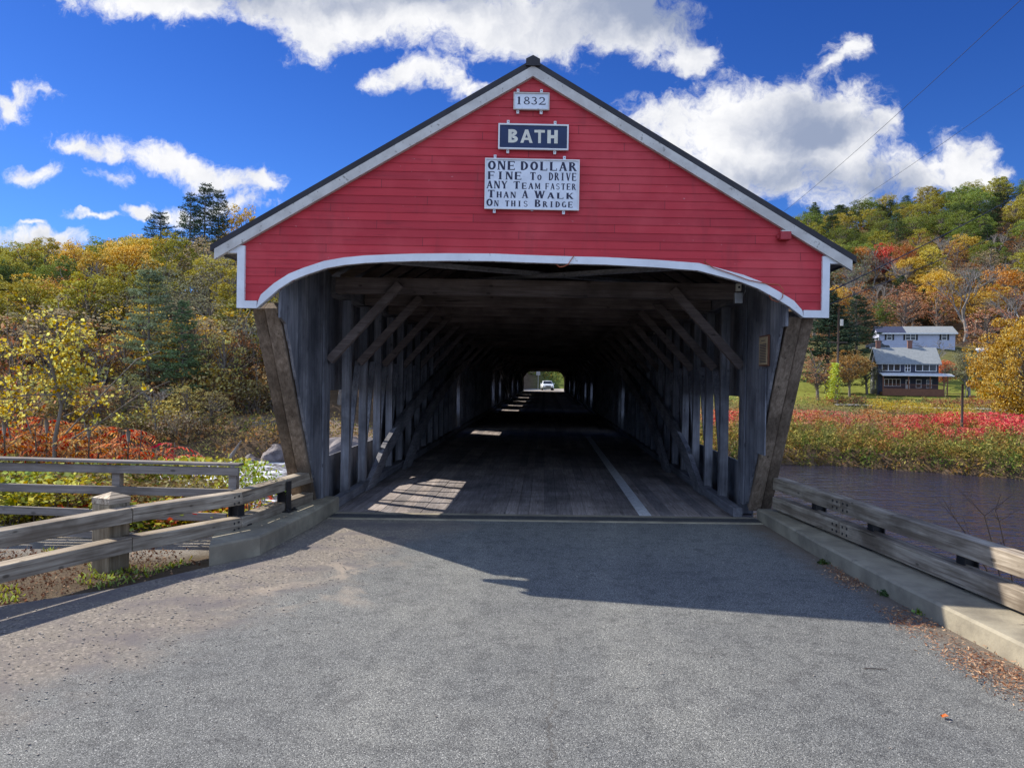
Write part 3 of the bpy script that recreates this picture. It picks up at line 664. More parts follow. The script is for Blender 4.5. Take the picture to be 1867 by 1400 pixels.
def sign(name, label, x0, x1, z0, z1, fld, frame, fw, lugs, lugmat='trim white'):
    yb = YF - .05; off = Vector(((x0 + x1) / 2, yb, z0)); t = thing(name, label, 'sign', off + Vector((0, skew(off.x), 0)), math.atan(KS)); OFF[t.name] = off
    def sub(mb, nm, m): mb.v = [tuple(Vector(p) - off) for p in mb.v]; return mb.build(nm, m, t)
    q = MB(); q.box(x0 + fw, x1 - fw, yb, yb + .02, z0 + fw, z1 - fw); sub(q, 'board', fld)
    q = MB(); q.box(x0, x1, yb - .012, yb + .026, z0, z0 + fw); q.box(x0, x1, yb - .012, yb + .026, z1 - fw, z1)
    q.box(x0, x0 + fw, yb - .0118, yb + .0258, z0 + fw, z1 - fw); q.box(x1 - fw, x1, yb - .0118, yb + .0258, z0 + fw, z1 - fw); sub(q, 'frame', frame)
    for lx in lugs:
        for up in (0, 1):
            za = z1 + .001 if up else z0 - .045
            q = MB(); q.box(lx - .016, lx + .016, yb + .008, yb + .028, za, za + .044); br = sub(q, 'bracket', lugmat)
            q = MB(); q.tube([(lx, yb + .008, za + .026), (lx, yb + .003, za + .026)], .005, 8); q.v = [tuple(Vector(p) - off) for p in q.v]; q.build('screw', 'steel black', br)
    return t
def P2(px, py): p = atg(px, py, YF - .05); return p.x, p.z
# year
a = P2(936, 200); c_ = P2(1002, 170)
t = sign('year_sign', 'small weathered white board reading 1832 under the roof peak', a[0], c_[0], a[1], c_[1], 'sign white', 'rake paint', .012, [P2(946, 0)[0] + .008, P2(990, 0)[0]])
W_ = c_[0] - a[0]; H_ = c_[1] - a[1]
lettering('lettering', 'sign ink', t, [(ch, a[0] + W_ * f_, a[1] + H_ * .30, W_ * w_, H_ * .45) for ch, f_, w_ in (('1', .07, .17), ('8', .275, .19), ('3', .485, .19), ('2', .695, .21))], YF - .05, Glyphs(True, .44, .24))
# town
a = P2(908, 272); c_ = P2(1037, 228)
t = sign('town_sign', 'dark blue sign with cream letters BATH', a[0], c_[0], a[1], c_[1], 'sign blue', 'trim white', .018, [P2(930, 0)[0], P2(1016, 0)[0]])
W_ = c_[0] - a[0]; H_ = c_[1] - a[1]
lettering('lettering', 'sign gold white', t, [(ch, a[0] + W_ * f_, a[1] + H_ * .26, W_ * w_, H_ * .52) for ch, f_, w_ in (('B', .135, .16), ('A', .32, .165), ('T', .51, .155), ('H', .69, .165))], YF - .05, Glyphs(False, .30, .22))
# fine
a = P2(883, 381); c_ = P2(1057, 292)
t = sign('fine_sign', 'large white board with dark hand lettered warning ONE DOLLAR FINE', a[0], c_[0], a[1], c_[1], 'sign white', 'trim white', .014, [P2(907, 0)[0], P2(1034, 0)[0]], 'sign white')
W_ = c_[0] - a[0]; H_ = c_[1] - a[1]; items = []
def line(z, h, words, hs):
    for word, x0, x1 in words:
        tot = sum(1.0 if ch.isupper() else .72 for ch in word) + .22 * (len(word) - 1); u_ = (x1 - x0) / tot; x = x0
        for ch in word:
            w = u_ * (1.0 if ch.isupper() else .72); hh = h if ch.isupper() else h * hs
            ww = w * (.55 if ch.upper() == 'I' else 1)
            items.append((ch.upper(), a[0] + W_ * (x + (w - ww) / 2), a[1] + H_ * z, W_ * ww, H_ * hh)); x += w + u_ * .22
line(.775, .175, [('ONE', .03, .32), ('DOLLAR', .375, .97)], .7)
line(.585, .155, [('FINE', .03, .39), ('To', .475, .60), ('DRIVE', .675, .97)], .7)
line(.405, .150, [('ANY', .02, .24), ('Team', .30, .585), ('faster', .64, .965)], .82)
line(.225, .150, [('Than', .03, .33), ('A', .395, .46), ('Walk', .53, .94)], .8)
line(.055, .145, [('On', .02, .15), ('this', .215, .46), ('Bridge', .53, .935)], .8)
lettering('lettering', 'sign ink', t, items, YF - .05, Glyphs(True, .31, .16))
# eye bolt under the fine sign
q = MB(); e = atg(970, 383, YF - .05); q.tube([e + Vector((.014 * math.cos(t_), 0, .014 * math.sin(t_))) for t_ in np.linspace(0, 6.28, 12)], .005, 5); tag(q.build('eye_bolt', 'galvanised'), 'small pale ring bolt below the fine sign', 'bolt')
# red lamp box on the gable
e = atg(1432, 430, YF - .1); t = thing('flood_light', 'small red lamp box on the right side of the gable', 'lamp', (e.x, YF - .02 + skew(e.x), e.z - .05))
q = MB(); q.poly([(-.065, -.11, 0), (.065, -.11, 0), (.065, -.0, 0), (-.065, -.0, 0)], (0, 0, .10)); q.build('housing', 'box red', t, bevel=.008)
q = MB(); q.poly([(-.045, -.10, .101), (.045, -.10, .101), (.045, -.03, .116), (-.045, -.03, .116)], (0, 0, .012)); q.build('lens', 'lamp lens', t)
q = MB(); q.box(-.085, -.066, -.05, .0, .02, .07); q.build('bracket', 'box red', t)
# conduit box and small camera inside the mouth, right
e = at(1346, 545, 10.3); t = thing('junction_box', 'grey metal junction box with conduit high in the right corner', 'electrical box', e)
q = MB(); q.box(-.05, .05, -.04, .04, -.06, .08); q.build('box', 'galvanised', t, bevel=.005)
q = MB(); q.box(-.032, .032, -.03, .03, .10, .20); q.build('sensor_box', 'cream plastic', t, bevel=.005)
q = MB(); q.tube([(0, -.031, .15), (0, -.04, .15)], .014, 10); q.build('sensor_eye', 'steel black', t)
q = MB(); q.tube([(.05, 0, .02), (.09, 0, .10), (.09, 0, .17), (.14, 0, .2), (.30, .02, .215)], .008, 6); q.build('conduit', 'galvanised', t)
# printed notice
a = at(1359, 667, 10.5); c_ = at(1381, 612, 10.5)
xw = XC + 3.10; y0_ = 9.98; t = thing('notice_board', 'framed tan printed notice on the right portal wall', 'notice', (xw - .01, 10.45, a.z))
nh = c_.z - a.z
q = MB(); q.box(-.025, -.002, -.21, .21, 0, nh); q.build('frame', 'stain brown', t)
q = MB(); q.box(-.032, -.0255, -.185, .185, .02, nh - .02); q.build('board', 'tan board', t)
q = MB()
for i in range(13):
    zz = nh - .075 - i * (nh - .13) / 13 - (.03 if i else 0); L = .155 if i else .09
    q.quad((-.0328, L * (1 if i % 4 else .97), zz), (-.0328, -L, zz), (-.0328, -L, zz + .011), (-.0328, L * (1 if i % 4 else .97), zz + .011))
q.build('printed_lines', 'sign ink', t)
# hatch on the right wall
q = MB(); q.box(xw - .022, xw - .004, 9.98, 10.42, 1.02, 2.18); part(q, 'hatch', 'bridge wood upright', bevel=.006)
# dangling orange cables over the trim
def cable(px, name, label, r_=.006):
    pts = [atg(a_, b_, YF - .06) for a_, b_ in px]; q = MB(); q.tube(pts, r_, 6, True); return tag(q.build(name, 'orange cable', smooth=True), label, 'cable')
cable([(1047, 466), (1041, 474), (1036, 482), (1028, 486), (1020, 487), (1014, 482)], 'orange_cable', 'short orange cable end drooping over the middle of the arch trim')
cable([(1283, 477), (1300, 488), (1335, 500), (1365, 511), (1400, 518), (1420, 519), (1428, 528), (1427, 542), (1418, 551), (1406, 546), (1402, 538)], 'orange_cable', 'long orange cable looping down over the right arch trim')
# ceiling lamp
e = at(1198, 609, 19.2); t = thing('bridge_lamp', 'small pale lamp under the beams inside the bridge', 'lamp', e)
q = MB(); q.tube([(0, 0, .06), (0, 0, 0)], [.05, .11], 12); q.build('lamp_shade', 'cream plastic', t); q = MB(); q.tube([(0, 0, .35), (0, 0, .06)], .012, 6); q.build('stem', 'galvanised', t)
# ------------------------------------------------------------------ kerbs, guard rails
def kerb(inner, outer, z1, name, label):
    q = MB(); ch = .02
    for i in range(len(inner) - 1):
        a, b_, c1_, d_ = inner[i], inner[i + 1], outer[i + 1], outer[i]
        q.quad((*a, -.3), (*b_, -.3), (*b_, z1 - ch), (*a, z1 - ch)); v1 = (Vector(c1_) - Vector(b_)).normalized() * ch; v0 = (Vector(d_) - Vector(a)).normalized() * ch
        ai, bi = Vector(a) + v0, Vector(b_) + v1
        q.quad((*a, z1 - ch), (*b_, z1 - ch), (*bi, z1), (*ai, z1)); q.quad((*ai, z1), (*bi, z1), (*c1_, z1), (*d_, z1)); q.quad((*d_, z1), (*c1_, z1), (*c1_, -.8), (*d_, -.8))
    for k_ in (0, -1): q.quad((*inner[k_], -.3), (*inner[k_], z1 - ch), (*(Vector(inner[k_]) + (Vector(outer[k_]) - Vector(inner[k_])).normalized() * ch), z1), (*outer[k_], z1), (*outer[k_], -.8), )
    return tag(q.build(name, 'concrete'), label, 'kerb')
kerb([(-3.02, 11.25), (-3.03, 10.0), (-3.13, 8.38), (-3.47, 7.85)], [(-3.75, 11.25), (-3.75, 10.0), (-3.74, 8.9), (-3.64, 8.32)], .21, 'concrete_kerb', 'short pale concrete kerb at the left bridge mouth')
kin = [(3.10, 11.25), (3.17, 9.0), (3.28, 7.2), (3.45, 5.5), (3.75, 2.0), (4.1, -3), (4.4, -12)]
kerb(kin, [(x + .85, y + .02) for x, y in kin], .17, 'concrete_kerb', 'long concrete kerb along the right road edge beside the river')
q0 = MB(); q0.tube([(0, 0, 0), (0, -.006, 0)], .014, 10); boltm = q0.mesh('bolt', 'steel black')
def dirv(a, b_): return (Vector(b_) - Vector(a)).normalized()
def place_local(mb, name, m, a, b_, parent, bevel=.008):
    """mb is built along local X; the object is turned to run from a to b"""
    o = mb.build(name, m, parent, bevel=bevel); d = Vector(b_) - Vector(a)
    o.location = Vector(a) - Vector(parent.location); o.rotation_euler = (0, -math.atan2(d.z, Vector((d.x, d.y)).length), math.atan2(d.y, d.x)); return o
def guard(name, label, nodes, outside, zs, posts, joints, th=.17, hh=.17):
    t = thing(name, label, 'guard rail', (*nodes[0], 0)); off = Vector((*nodes[0], 0))
    for zi, zc_ in enumerate(zs):
        for a, b_ in zip(nodes, nodes[1:]):
            a3 = Vector((*a, zc_)); b3 = Vector((*b_, zc_)); L = (b3 - a3).length; q = MB(); q.box(.004, L - .004, min(0, outside * th), max(0, outside * th), -hh / 2, hh / 2)
            place_local(q, 'rail', 'rail wood', a3, b3, t)
    for (x, y, ang) in joints:
        d = Vector((math.cos(ang), math.sin(ang), 0)); nn = Vector((-d.y, d.x, 0)) * outside
        for zc_ in zs:
            for sx in (-.17, -.07, .07, .17):
                for sz in (-.038, .038):
                    o = obj('bolt', boltm, t, Vector((x, y, zc_ + sz)) + d * sx - nn * .001 - off); o.rotation_euler = (0, 0, ang if outside > 0 else ang + math.pi)
    for p_ in posts:
        x, y, kind, ang, z0 = p_
        if kind == 'wood':
            q = MB(); w = .125; q.poly([(-w, -w, -.5), (w, -w, -.5), (w, w, -.5), (-w, w, -.5)], (0, 0, 1.16)); o = q.build('post', 'post wood', t, bevel=.012); o.location = Vector((x, y, z0)) - off; o.rotation_euler = (0, 0, ang)
            q = MB(); w = .127; top = [(-w, -w, .70), (w, -w, .70), (w, w, .70), (-w, w, .70)]; q.poly([(a_, b2, .662) for a_, b2, _ in top], (0, 0, .06))
            for k_ in range(4): q.quad((top[k_][0], top[k_][1], .7225), (top[(k_ + 1) % 4][0], top[(k_ + 1) % 4][1], .7225), (0, 0, .775))
            c2 = q.build('cap', 'rail wood', o)
        else:
            q = MB(); zt = zs[-1] - .03 - z0 if False else max(zs) - z0 + .05
            q.box(-.06, .06, -.07, -.058, 0, zt); q.box(-.06, .06, .058, .07, 0, zt); q.box(-.006, .006, -.0575, .0575, 0, zt); o = q.build('steel_post', 'steel black', t); o.location = Vector((x, y, z0)) - off; o.rotation_euler = (0, 0, ang)
            q = MB(); q.box(-.12, .12, -.13, .13, .001, .018)
            for a_, b2 in ((-.09, -.1), (.09, -.1), (-.09, .1), (.09, .1)): q.tube([(a_, b2, .0185), (a_, b2, .045)], .018, 6)
            q.build('base_plate', 'steel black', o)
    return t
LN = [(-3.27, 10.80), (-3.50, 8.80), (-4.16, 7.62), (-5.54, 4.0), (-7.3, .6)]
aL = lambda i: math.atan2(LN[i][1] - LN[i + 1][1], LN[i][0] - LN[i + 1][0])
# direction of travel away from the bridge: outside is to the right-hand side (negative local y)
guard('guard_rail', 'weathered two-rail timber guard rail curving along the left road edge', LN, -1, (.255, .555),
      [(-4.16 - .285, 7.62 + .10, 'wood', R(69), 0), (-5.54 - .31, 4.0 + .14, 'wood', R(69), 0), (-3.62, 8.92, 'steel', R(75), .21), (-3.40, 9.95, 'steel', R(82), .21)],
      [(-4.16, 7.62, aL(1)), (-3.50, 8.80, aL(0))], hh=.15)
RN = [(3.27, 11.1), (3.50, 9.2), (3.92, 5.55), (4.35, 1.9), (5.0, -3.5)]
aR = lambda i: math.atan2(RN[i + 1][1] - RN[i][1], RN[i + 1][0] - RN[i][0])
guard('guard_rail', 'weathered two-rail timber guard rail along the right kerb above the river', RN, 1, (.285, .56),
      [(3.58 - .02, 10.05, 'steel', R(95), .17), (3.72, 8.72, 'steel', R(96), .17), (3.9, 7.2, 'steel', R(96), .17), (4.07, 5.7, 'steel', R(96), .17), (4.25, 4.2, 'steel', R(96), .17)],
      [(3.50, 9.2, aR(1)), (3.92, 5.55, aR(1))])
# the pedestrian fence behind
t = thing('timber_fence', 'grey four-rail timber fence behind the left guard rail', 'fence', (-3.62, 9.25, 0)); off = Vector(t.location)
yb_ = 9.25
for k_, (ya, yb2, th_) in enumerate(((849, 859, .10), (886, 899, .10), (926, 943, .10), (962, 985, .09))):
    pa = at(-60, ya, yb_ + .1); pb = at(437 if k_ < 2 else 415, yb2, yb_); d = pb - pa; pa = pa - d * 1.2
    q = MB(); q.box(0, (pb - pa).length, -.045, .0, -th_ / 2, th_ / 2); place_local(q, 'rail', 'old fence wood', pa, pb, t, .006)
for px_ in (427, 212, -20, -330):
    tp = at(px_, 850, yb_ + .06); q = MB(); q.box(-.05, .05, 0, .1, -.9, tp.z - .02)
    o = q.build('post', 'old fence wood', t, bevel=.006); o.location = Vector((tp.x, yb_ + .005 + (427 - px_) * .0002, 0)) - off
q = MB(); tp = at(430, 850, yb_); ta = at(-60, 842, yb_ + .1); q.bar(ta + Vector((-3.6, .02, .075)), (tp.x + .06, yb_ + .02, tp.z + .02), .16, .03); q.v = [tuple(Vector(p) - off) for p in q.v]; q.build('cap_rail', 'old fence wood', t, bevel=.004)
# ------------------------------------------------------------------ trees
def limb_path(a, b_, rng, sag=.12, n_=4):
    a, b_ = np.array(a), np.array(b_); L = np.linalg.norm(b_ - a); P = []
    for i in range(n_ + 1):
        t = i / n_; p = a * (1 - t) + b_ * t; p = p + rng.normal(size=3) * L * .03 * (0 < i < n_); p[2] += L * sag * math.sin(math.pi * t) * .5; P.append(tuple(p))
    return P
def broadleaf(seed, Ht=12., Rc=3.4, nleaf=3600, leaf=.34, base=.28, lobes=46, gap=.06, asp=.65):
    rng = np.random.default_rng(seed); tr = MB(); top = Ht * .86
    lean = rng.normal(size=2) * .25
    tp = [(lean[0] * t * 2 + .12 * math.sin(3 * t + seed), lean[1] * t * 2, top * t) for t in np.linspace(0, 1, 7)]
    tr.tube([(tp[0][0], tp[0][1], -.5)] + tp, [Ht * .020] + [Ht * .019 * (1 - .86 * t) for t in np.linspace(0, 1, 7)], 7)
    zc = Ht * (base + 1) / 2; hz = Ht * (1 - base) / 2; C = []; 
    for i in range(lobes):
        k_ = i + .5; ph = math.acos(1 - 2 * k_ / lobes); th = math.pi * (1 + 5 ** .5) * k_ + rng.uniform(-.4, .4)
        r = rng.uniform(.45, 1.0) ** .6 * rng.uniform(.74, 1.16)
        wid = 1.0 if ph > 1.2 else .95
        c = np.array([Rc * r * math.sin(ph) * math.cos(th) * wid, Rc * r * math.sin(ph) * math.sin(th) * wid, zc + hz * r * math.cos(ph)])
        if rng.random() < gap: continue
        C.append(c); t = min(max((c[2] - Ht * .12) / top * .75, .15), .97); i0 = min(int(t * 6), 5)
        a = np.array(tp[i0]) * (1 - (t * 6 - i0)) + np.array(tp[i0 + 1]) * (t * 6 - i0)
        pts = limb_path(a, c, rng); tr.tube(pts, [Ht * .0062 * (1 - .75 * j / 4) for j in range(5)], 4, False)
    C = np.array(C); n_ = len(C); per = nleaf // n_; P = []
    for c in C:
        rr = Rc * rng.uniform(.13, .37); v_ = rng.normal(size=(per, 3)); v_ /= np.linalg.norm(v_, axis=1, keepdims=True)
        v_ *= rr * rng.uniform(.35, 1.0, (per, 1)) ** .5; v_[:, 2] *= .72
        P.append(c + v_)
    P = np.concatenate(P); sc_ = 1 + .0 * P[:, 0]
    return tr.mesh('trunk', 'bark', True), quads_mesh('crown', leafquads(P, leaf, rng, asp, .15), 'leaves')
def pine(seed, Ht=15., Rc=3.2, base=.25, whorl=.75, dense=1.0, cone=.6, leaf=.30):
    rng = np.random.default_rng(seed); tr = MB()
    tp = [(.15 * math.sin(2.2 * t + seed), .1 * math.cos(3 * t), Ht * t) for t in np.linspace(0, 1, 8)]
    tr.tube([(tp[0][0], tp[0][1], -.6)] + tp, [Ht * .015] + [Ht * .0145 * (1 - .93 * t) for t in np.linspace(0, 1, 8)], 7)
    P = []; z_ = Ht * base
    while z_ < Ht * .985:
        t = (z_ / Ht - base) / (1 - base); nb = rng.integers(4, 7); th0 = rng.uniform(0, 6.28)
        env = Rc * ((1 - t) ** cone) * (.55 + .45 * min(1, t * 4 + .3)) + .25
        for k_ in range(nb):
            if rng.random() < .14: continue
            th = th0 + k_ * 6.283 / nb + rng.uniform(-.25, .25); L = env * rng.uniform(.62, 1.12)
            a = np.array([.1 * math.sin(2 * t), 0, z_]); up = L * rng.uniform(.02, .28)
            b_ = a + np.array([math.cos(th) * L, math.sin(th) * L, up])
            pts = limb_path(a, b_, rng, -.12); tr.tube(pts, [Ht * .0034 * (1 - .7 * j / 4) for j in range(5)], 3, False)
            m_ = int(L * 26 * dense) + 6; tt = rng.uniform(.25, 1.05, m_)[:, None]
            q = a + (b_ - a) * tt; spread = (.16 + .20 * L * (1.1 - tt)) * 1.0
            lat = np.array([-math.sin(th), math.cos(th), 0]); q = q + lat * rng.normal(size=(m_, 1)) * spread; q[:, 2] += rng.normal(size=m_) * .10 - .04 + .05 * tt[:, 0]
            P.append(q)
        z_ += whorl * rng.uniform(.7, 1.25) * (1 - .45 * t)
    P = np.concatenate(P)
    return tr.mesh('trunk', 'bark', True), quads_mesh('crown', leafquads(P, leaf, rng, .35, .45), 'needles')
def bare(seed, Ht=10., spread=.8, levels=5, trunkfrac=.25, kids=3, mat_='grey bark', leaf=0, lsz=.2):
    rng = np.random.default_rng(seed); tr = MB(); br = MB(); tips = []
    def grow(p, d, L, r, lv):
        d = d / np.linalg.norm(d); e = p + d * L; mid = p + d * L * .5 + rng.normal(size=3) * L * .05
        (tr if lv >= levels - 0 else br).tube([tuple(p), tuple(mid), tuple(e)], [r, r * .85, r * .66], 5 if lv > 3 else 3, False)
        if lv == 0: tips.append(e); return
        for k_ in range(kids if lv > 1 else kids + 1):
            nd = d + rng.normal(size=3) * .48 * spread + np.array([0, 0, .10]); q = p + d * L * rng.uniform(.55, 1.0) if k_ else e
            grow(q, nd, L * rng.uniform(.55, .82), r * .6, lv - 1)
            if lv <= 2: tips.append(q)
    grow(np.array([0, 0, -.4]), np.array([rng.normal() * .05, rng.normal() * .05, 1.]), Ht * trunkfrac + .4, Ht * .016, levels)
    zs_ = max(v_[2] for v_ in br.v); s_ = Ht / zs_
    for q in (tr, br): q.v = [(a * s_, b_ * s_, c * s_ if c > 0 else c) for a, b_, c in q.v]
    lm = None
    if leaf:
        T_ = np.array(tips) * s_; P = T_[rng.integers(0, len(T_), leaf)] + rng.normal(size=(leaf, 3)) * .22
        lm = quads_mesh('crown', leafquads(P, lsz, rng, .65), 'leaves')
    return tr.mesh('trunk', mat_, True), br.mesh('branches', mat_, True), lm
BL = [broadleaf(i, 12, 3.3 + .25 * (i % 3), 8200, .24, .20 + .06 * (i % 3), 60 + 8 * (i % 4)) for i in range(7)]
SP = [broadleaf(20 + i, 12, 3.0, 1500, .25, .25, 44, .1) for i in range(3)]      # half bare, thin crowns
PN = [pine(40, 15, 3.4, .16, .62, 1.7, .75), pine(41, 15, 3.0, .3, .7, 1.3, .5), pine(42, 15, 3.9, .08, .5, 2.2, .95), pine(44, 15, 3.6, .2, .95, 2.6, .5, .30)]
BR = [bare(60 + i, 11, .75, 5) for i in range(2)]
def hang(name, me, t, col=None):
    o = obj(name, me, t)
    if col: o.color = (*col, 1)
    return o
def tree(kind, x, y, h, w, col, name, label, cat='tree', group=None, var=0, rz=0, z=None, lean=0):
    t = thing(name, label, cat, (x, y, Hs(x, y) - .1 if z is None else z), rz, group)
    if kind == 'B': tr, cr = BL[var % len(BL)]; s = (w / 3.5, w / 3.5, h / 12)
    elif kind == 'S': tr, cr = SP[var % len(SP)]; s = (w / 3.0, w / 3.0, h / 12)
    elif kind == 'P': tr, cr = PN[var % len(PN)]; s = (w / 3.4, w / 3.4, h / 15)
    else: tr, cr = BR[var % len(BR)][:2]; s = (w / 3.5, w / 3.5, h / 11)
    t.scale = s; hang('trunk', tr, t)
    hang('branches' if kind == 'N' else 'crown', cr, t, col)
    return t
OLIVE = (.37, .32, .035); GREEN = (.21, .26, .04); GOLD = (.56, .36, .03); ORANGE = (.58, .23, .035); RUST = (.36, .16, .05); TAN = (.42, .32, .17); YEL = (.58, .46, .04); PINEC = (.085, .125, .045); REDC = (.62, .07, .035); DKG = (.07, .11, .03); GRYG = (.22, .21, .12)
CN = {OLIVE: 'olive', GREEN: 'green', GOLD: 'golden', ORANGE: 'orange', RUST: 'rust brown', TAN: 'tan', YEL: 'yellow', PINEC: 'dark green', REDC: 'red', DKG: 'deep green', GRYG: 'grey green'}
rg = np.random.default_rng(11)
def project(x, y, z):
    v_ = CAMROT.transposed() @ (Vector((x, y, z)) - EYE); return 933.5 + F * v_.x / -v_.z, 700 - F * v_.y / -v_.z
# special trees first, by where they stand in the photo: (px, py of the foot or crown, distance)
SPEC = []
def foot(px, Y): return UX(px) * Y
def special(kind, px, Y, h, w, col, name, label, var=0, cat='tree', rz=0, top=None):
    x = foot(px, Y)
    if top: h = at(px, top, Y).z - Hs(x, Y) + .1
    SPEC.append((x, Y, w)); return tree(kind, x, Y, h, w, col, name, label, cat, None, var, rz)
special('P', 268, 72, 14.6, 3.6, (.24, .29, .15), 'pine_tree', 'tall grey green pine with open crown and bare dark trunk on the far left bank', 3, top=492)
special('P', 333, 70.5, 11.8, 2.8, (.15, .23, .09), 'pine_tree', 'dense dark green conical pine beside the taller open pine', 0, top=545)
special('P', 372, 133, 13.5, 4.4, (.06, .095, .05), 'pine_tree', 'tallest dark pine standing above the left ridge', 1, top=333)
special('P', 343, 130, 11.5, 3.8, (.06, .10, .05), 'pine_tree', 'dark ridge pine just left of the tallest one', 1, rz=2, top=350)
special('P', 396, 136, 11.5, 3.3, (.06, .09, .05), 'pine_tree', 'slender ridge pine close to the right of the tallest one', 1, rz=1, top=345)
special('P', 288, 127, 8.5, 4.8, (.06, .10, .06), 'pine_tree', 'low spreading pine at the left end of the ridge pines', 1, rz=4, top=385)
special('B', 440, 138, 11, 4, GOLD, 'maple_tree', 'golden tree on the left ridge touching the bridge roof edge', 3, top=376)
special('S', 375, 112, 13, 4.4, TAN, 'birch_tree', 'pale thin-leaved tree under the left eave', 0, top=450)
special('B', 440, 86, 11.5, 4.2, (.30, .29, .06), 'maple_tree', 'yellow green tree right beside the left corner trim of the bridge', 1, top=545)
special('S', 395, 78, 5.5, 3.2, (.28, .24, .13), 'birch_tree', 'small pale bushy tree above the dirt path on the left', 2)
special('B', 1610, 236, 13, 4.2, REDC, 'maple_tree', 'bright red maple halfway up the right hillside', 2)
special('B', 1562, 238, 13, 4.0, ORANGE, 'maple_tree', 'orange maple left of the bright red one', 4)
special('B', 1648, 225, 15, 3.6, (.42, .15, .035), 'maple_tree', 'tall narrow rust orange maple right of the bright red one', 5)
special('B', 1690, 222, 14, 5, YEL, 'maple_tree', 'yellow green tree between the orange maples and the bare tree', 6)
special('B', 1835, 188, 17, 6.0, (.55, .24, .03), 'maple_tree', 'large bright orange maple high at the right edge', 0)
special('N', 1757, 178, 19, 7.5, None, 'bare_tree', 'tall leafless grey tree rising above the white house', 0)
special('N', 1703, 141, 8.5, 6.5, None, 'bare_tree', 'dead grey tree spreading in front of the white house right half', 1)
special('N', 1845, 170, 13, 6, None, 'bare_tree', 'leafless tree near the right edge behind the yellow tree', 1)
special('S', 1800, 160, 11, 5, (.46, .22, .13), 'maple_tree', 'thin salmon leaved tree behind the large yellow tree', 1)
special('S', 1840, 175, 12, 5, (.44, .20, .12), 'maple_tree', 'pinkish tree below the big orange maple', 2)
special('P', 1680, 196, 9, 4.5, (.06, .12, .06), 'pine_tree', 'round dark green pine behind the white house', 2)
special('B', 1613, 190, 7.5, 3.2, (.17, .24, .04), 'young_tree', 'small light green tree behind the white house roof', 3)
special('P', 1512, 128, 17, 6.5, (.05, .085, .05), 'pine_tree', 'big dark pine just right of the right brace', 2)
special('P', 1560, 150, 14, 5.5, (.055, .09, .05), 'pine_tree', 'dark pine between the pole and the driveway', 0)
special('B', 1548, 118, 7.0, 3.0, (.36, .20, .05), 'young_tree', 'small orange tree left of the blue house', 2)
special('S', 1490, 112, 7.5, 3.4, (.38, .19, .09), 'maple_tree', 'rust leaved tree beside the right brace', 0)
special('S', 1580, 126, 6, 3, GRYG, 'young_tree', 'grey green bush tree against the left side of the blue house', 1)
special('B', 1722, 131, 6.0, 1.9, (.60, .16, .05), 'young_tree', 'small orange red tree at the right end of the blue house', 5)
# the apple tree and the big yellow tree near the house
at_, ab_, al_ = bare(71, 6.2, 1.45, 6, .14, 3, 'grey bark', 5200, .17)
x = foot(1768, 121); t = thing('apple_tree', 'wide grey half-bare tree with short trunk on the lawn right of the blue house', 'tree', (x, 121, Hs(x, 121) - .05)); hang('trunk', at_, t); hang('branches', ab_, t); hang('crown', al_, t, (.25, .24, .12)); t.scale = (1.35, 1.35, 1.2); SPEC.append((x, 121, 6))
t1, c1 = broadleaf(77, 12, 5.2, 26000, .23, .04, 110)
x = foot(1868, 88); t = thing('maple_tree', 'big golden yellow tree at the right edge above the river bank', 'tree', (x, 88, Hs(x, 88) - .1)); hang('trunk', t1, t); hang('crown', c1, t, (.50, .30, .025)); t.scale = (1.0, 1.0, 1.12); SPEC.append((x, 88, 6))
for j_, (px_, Y_, h_, w_, k_, c_, lb_) in enumerate(((408, 72, 8.5, 2.3, 'S', (.44, .40, .10), 'pale yellow tree rising above the dirt path nearest the bridge'), (378, 73, 9.5, 2.2, 'S', TAN, 'thin tan tree between the dense pine and the bridge brace'), (438, 74, 7.5, 2.5, 'S', RUST, 'rust tinted thin tree right behind the left raking brace'), (225, 72.5, 8, 2.4, 'S', GOLD, 'thin golden tree just left of the tall open pine'), (190, 71, 7, 2.2, 'N', None, 'bare grey tree left of the thin golden tree on the far bank'),
        (140, 73, 8, 2.6, 'S', OLIVE, 'olive thin tree behind the near yellow tree'), (90, 71, 7.5, 2.6, 'S', GOLD, 'golden thin tree low on the far left bank'), (300, 73.5, 7.5, 2.0, 'S', (.30, .26, .10), 'slim dull tree filling the gap between the two front pines'), (470, 76, 8, 2.4, 'N', None, 'bare tree seen beside the left raking brace'), (118, 61.5, 5.2, 2.0, 'S', (.34, .30, .07), 'small olive tree on the bank edge behind the sumacs, left'), (176, 60.5, 4.6, 1.8, 'S', RUST, 'small rust tree on the bank edge behind the sumacs'), (232, 62, 5.2, 1.9, 'S', (.24, .24, .08), 'small dull green tree on the bank edge below the golden tree'), (286, 61, 4.2, 1.7, 'N', None, 'little leafless tree on the bank edge below the two pines'), (338, 62, 4.4, 1.7, 'S', (.40, .33, .09), 'little yellowish tree on the bank edge right below the dense pine'), (392, 62.5, 3.6, 1.6, 'S', (.26, .22, .09), 'little drab tree on the bank above the leaning log'),
        (30, 72, 8, 2.8, 'S', RUST, 'rust brown thin tree at the far left edge of the far bank'))):
    special(k_, px_, Y_, h_, w_, c_, 'bare_tree' if k_ == 'N' else 'birch_tree', lb_, j_)
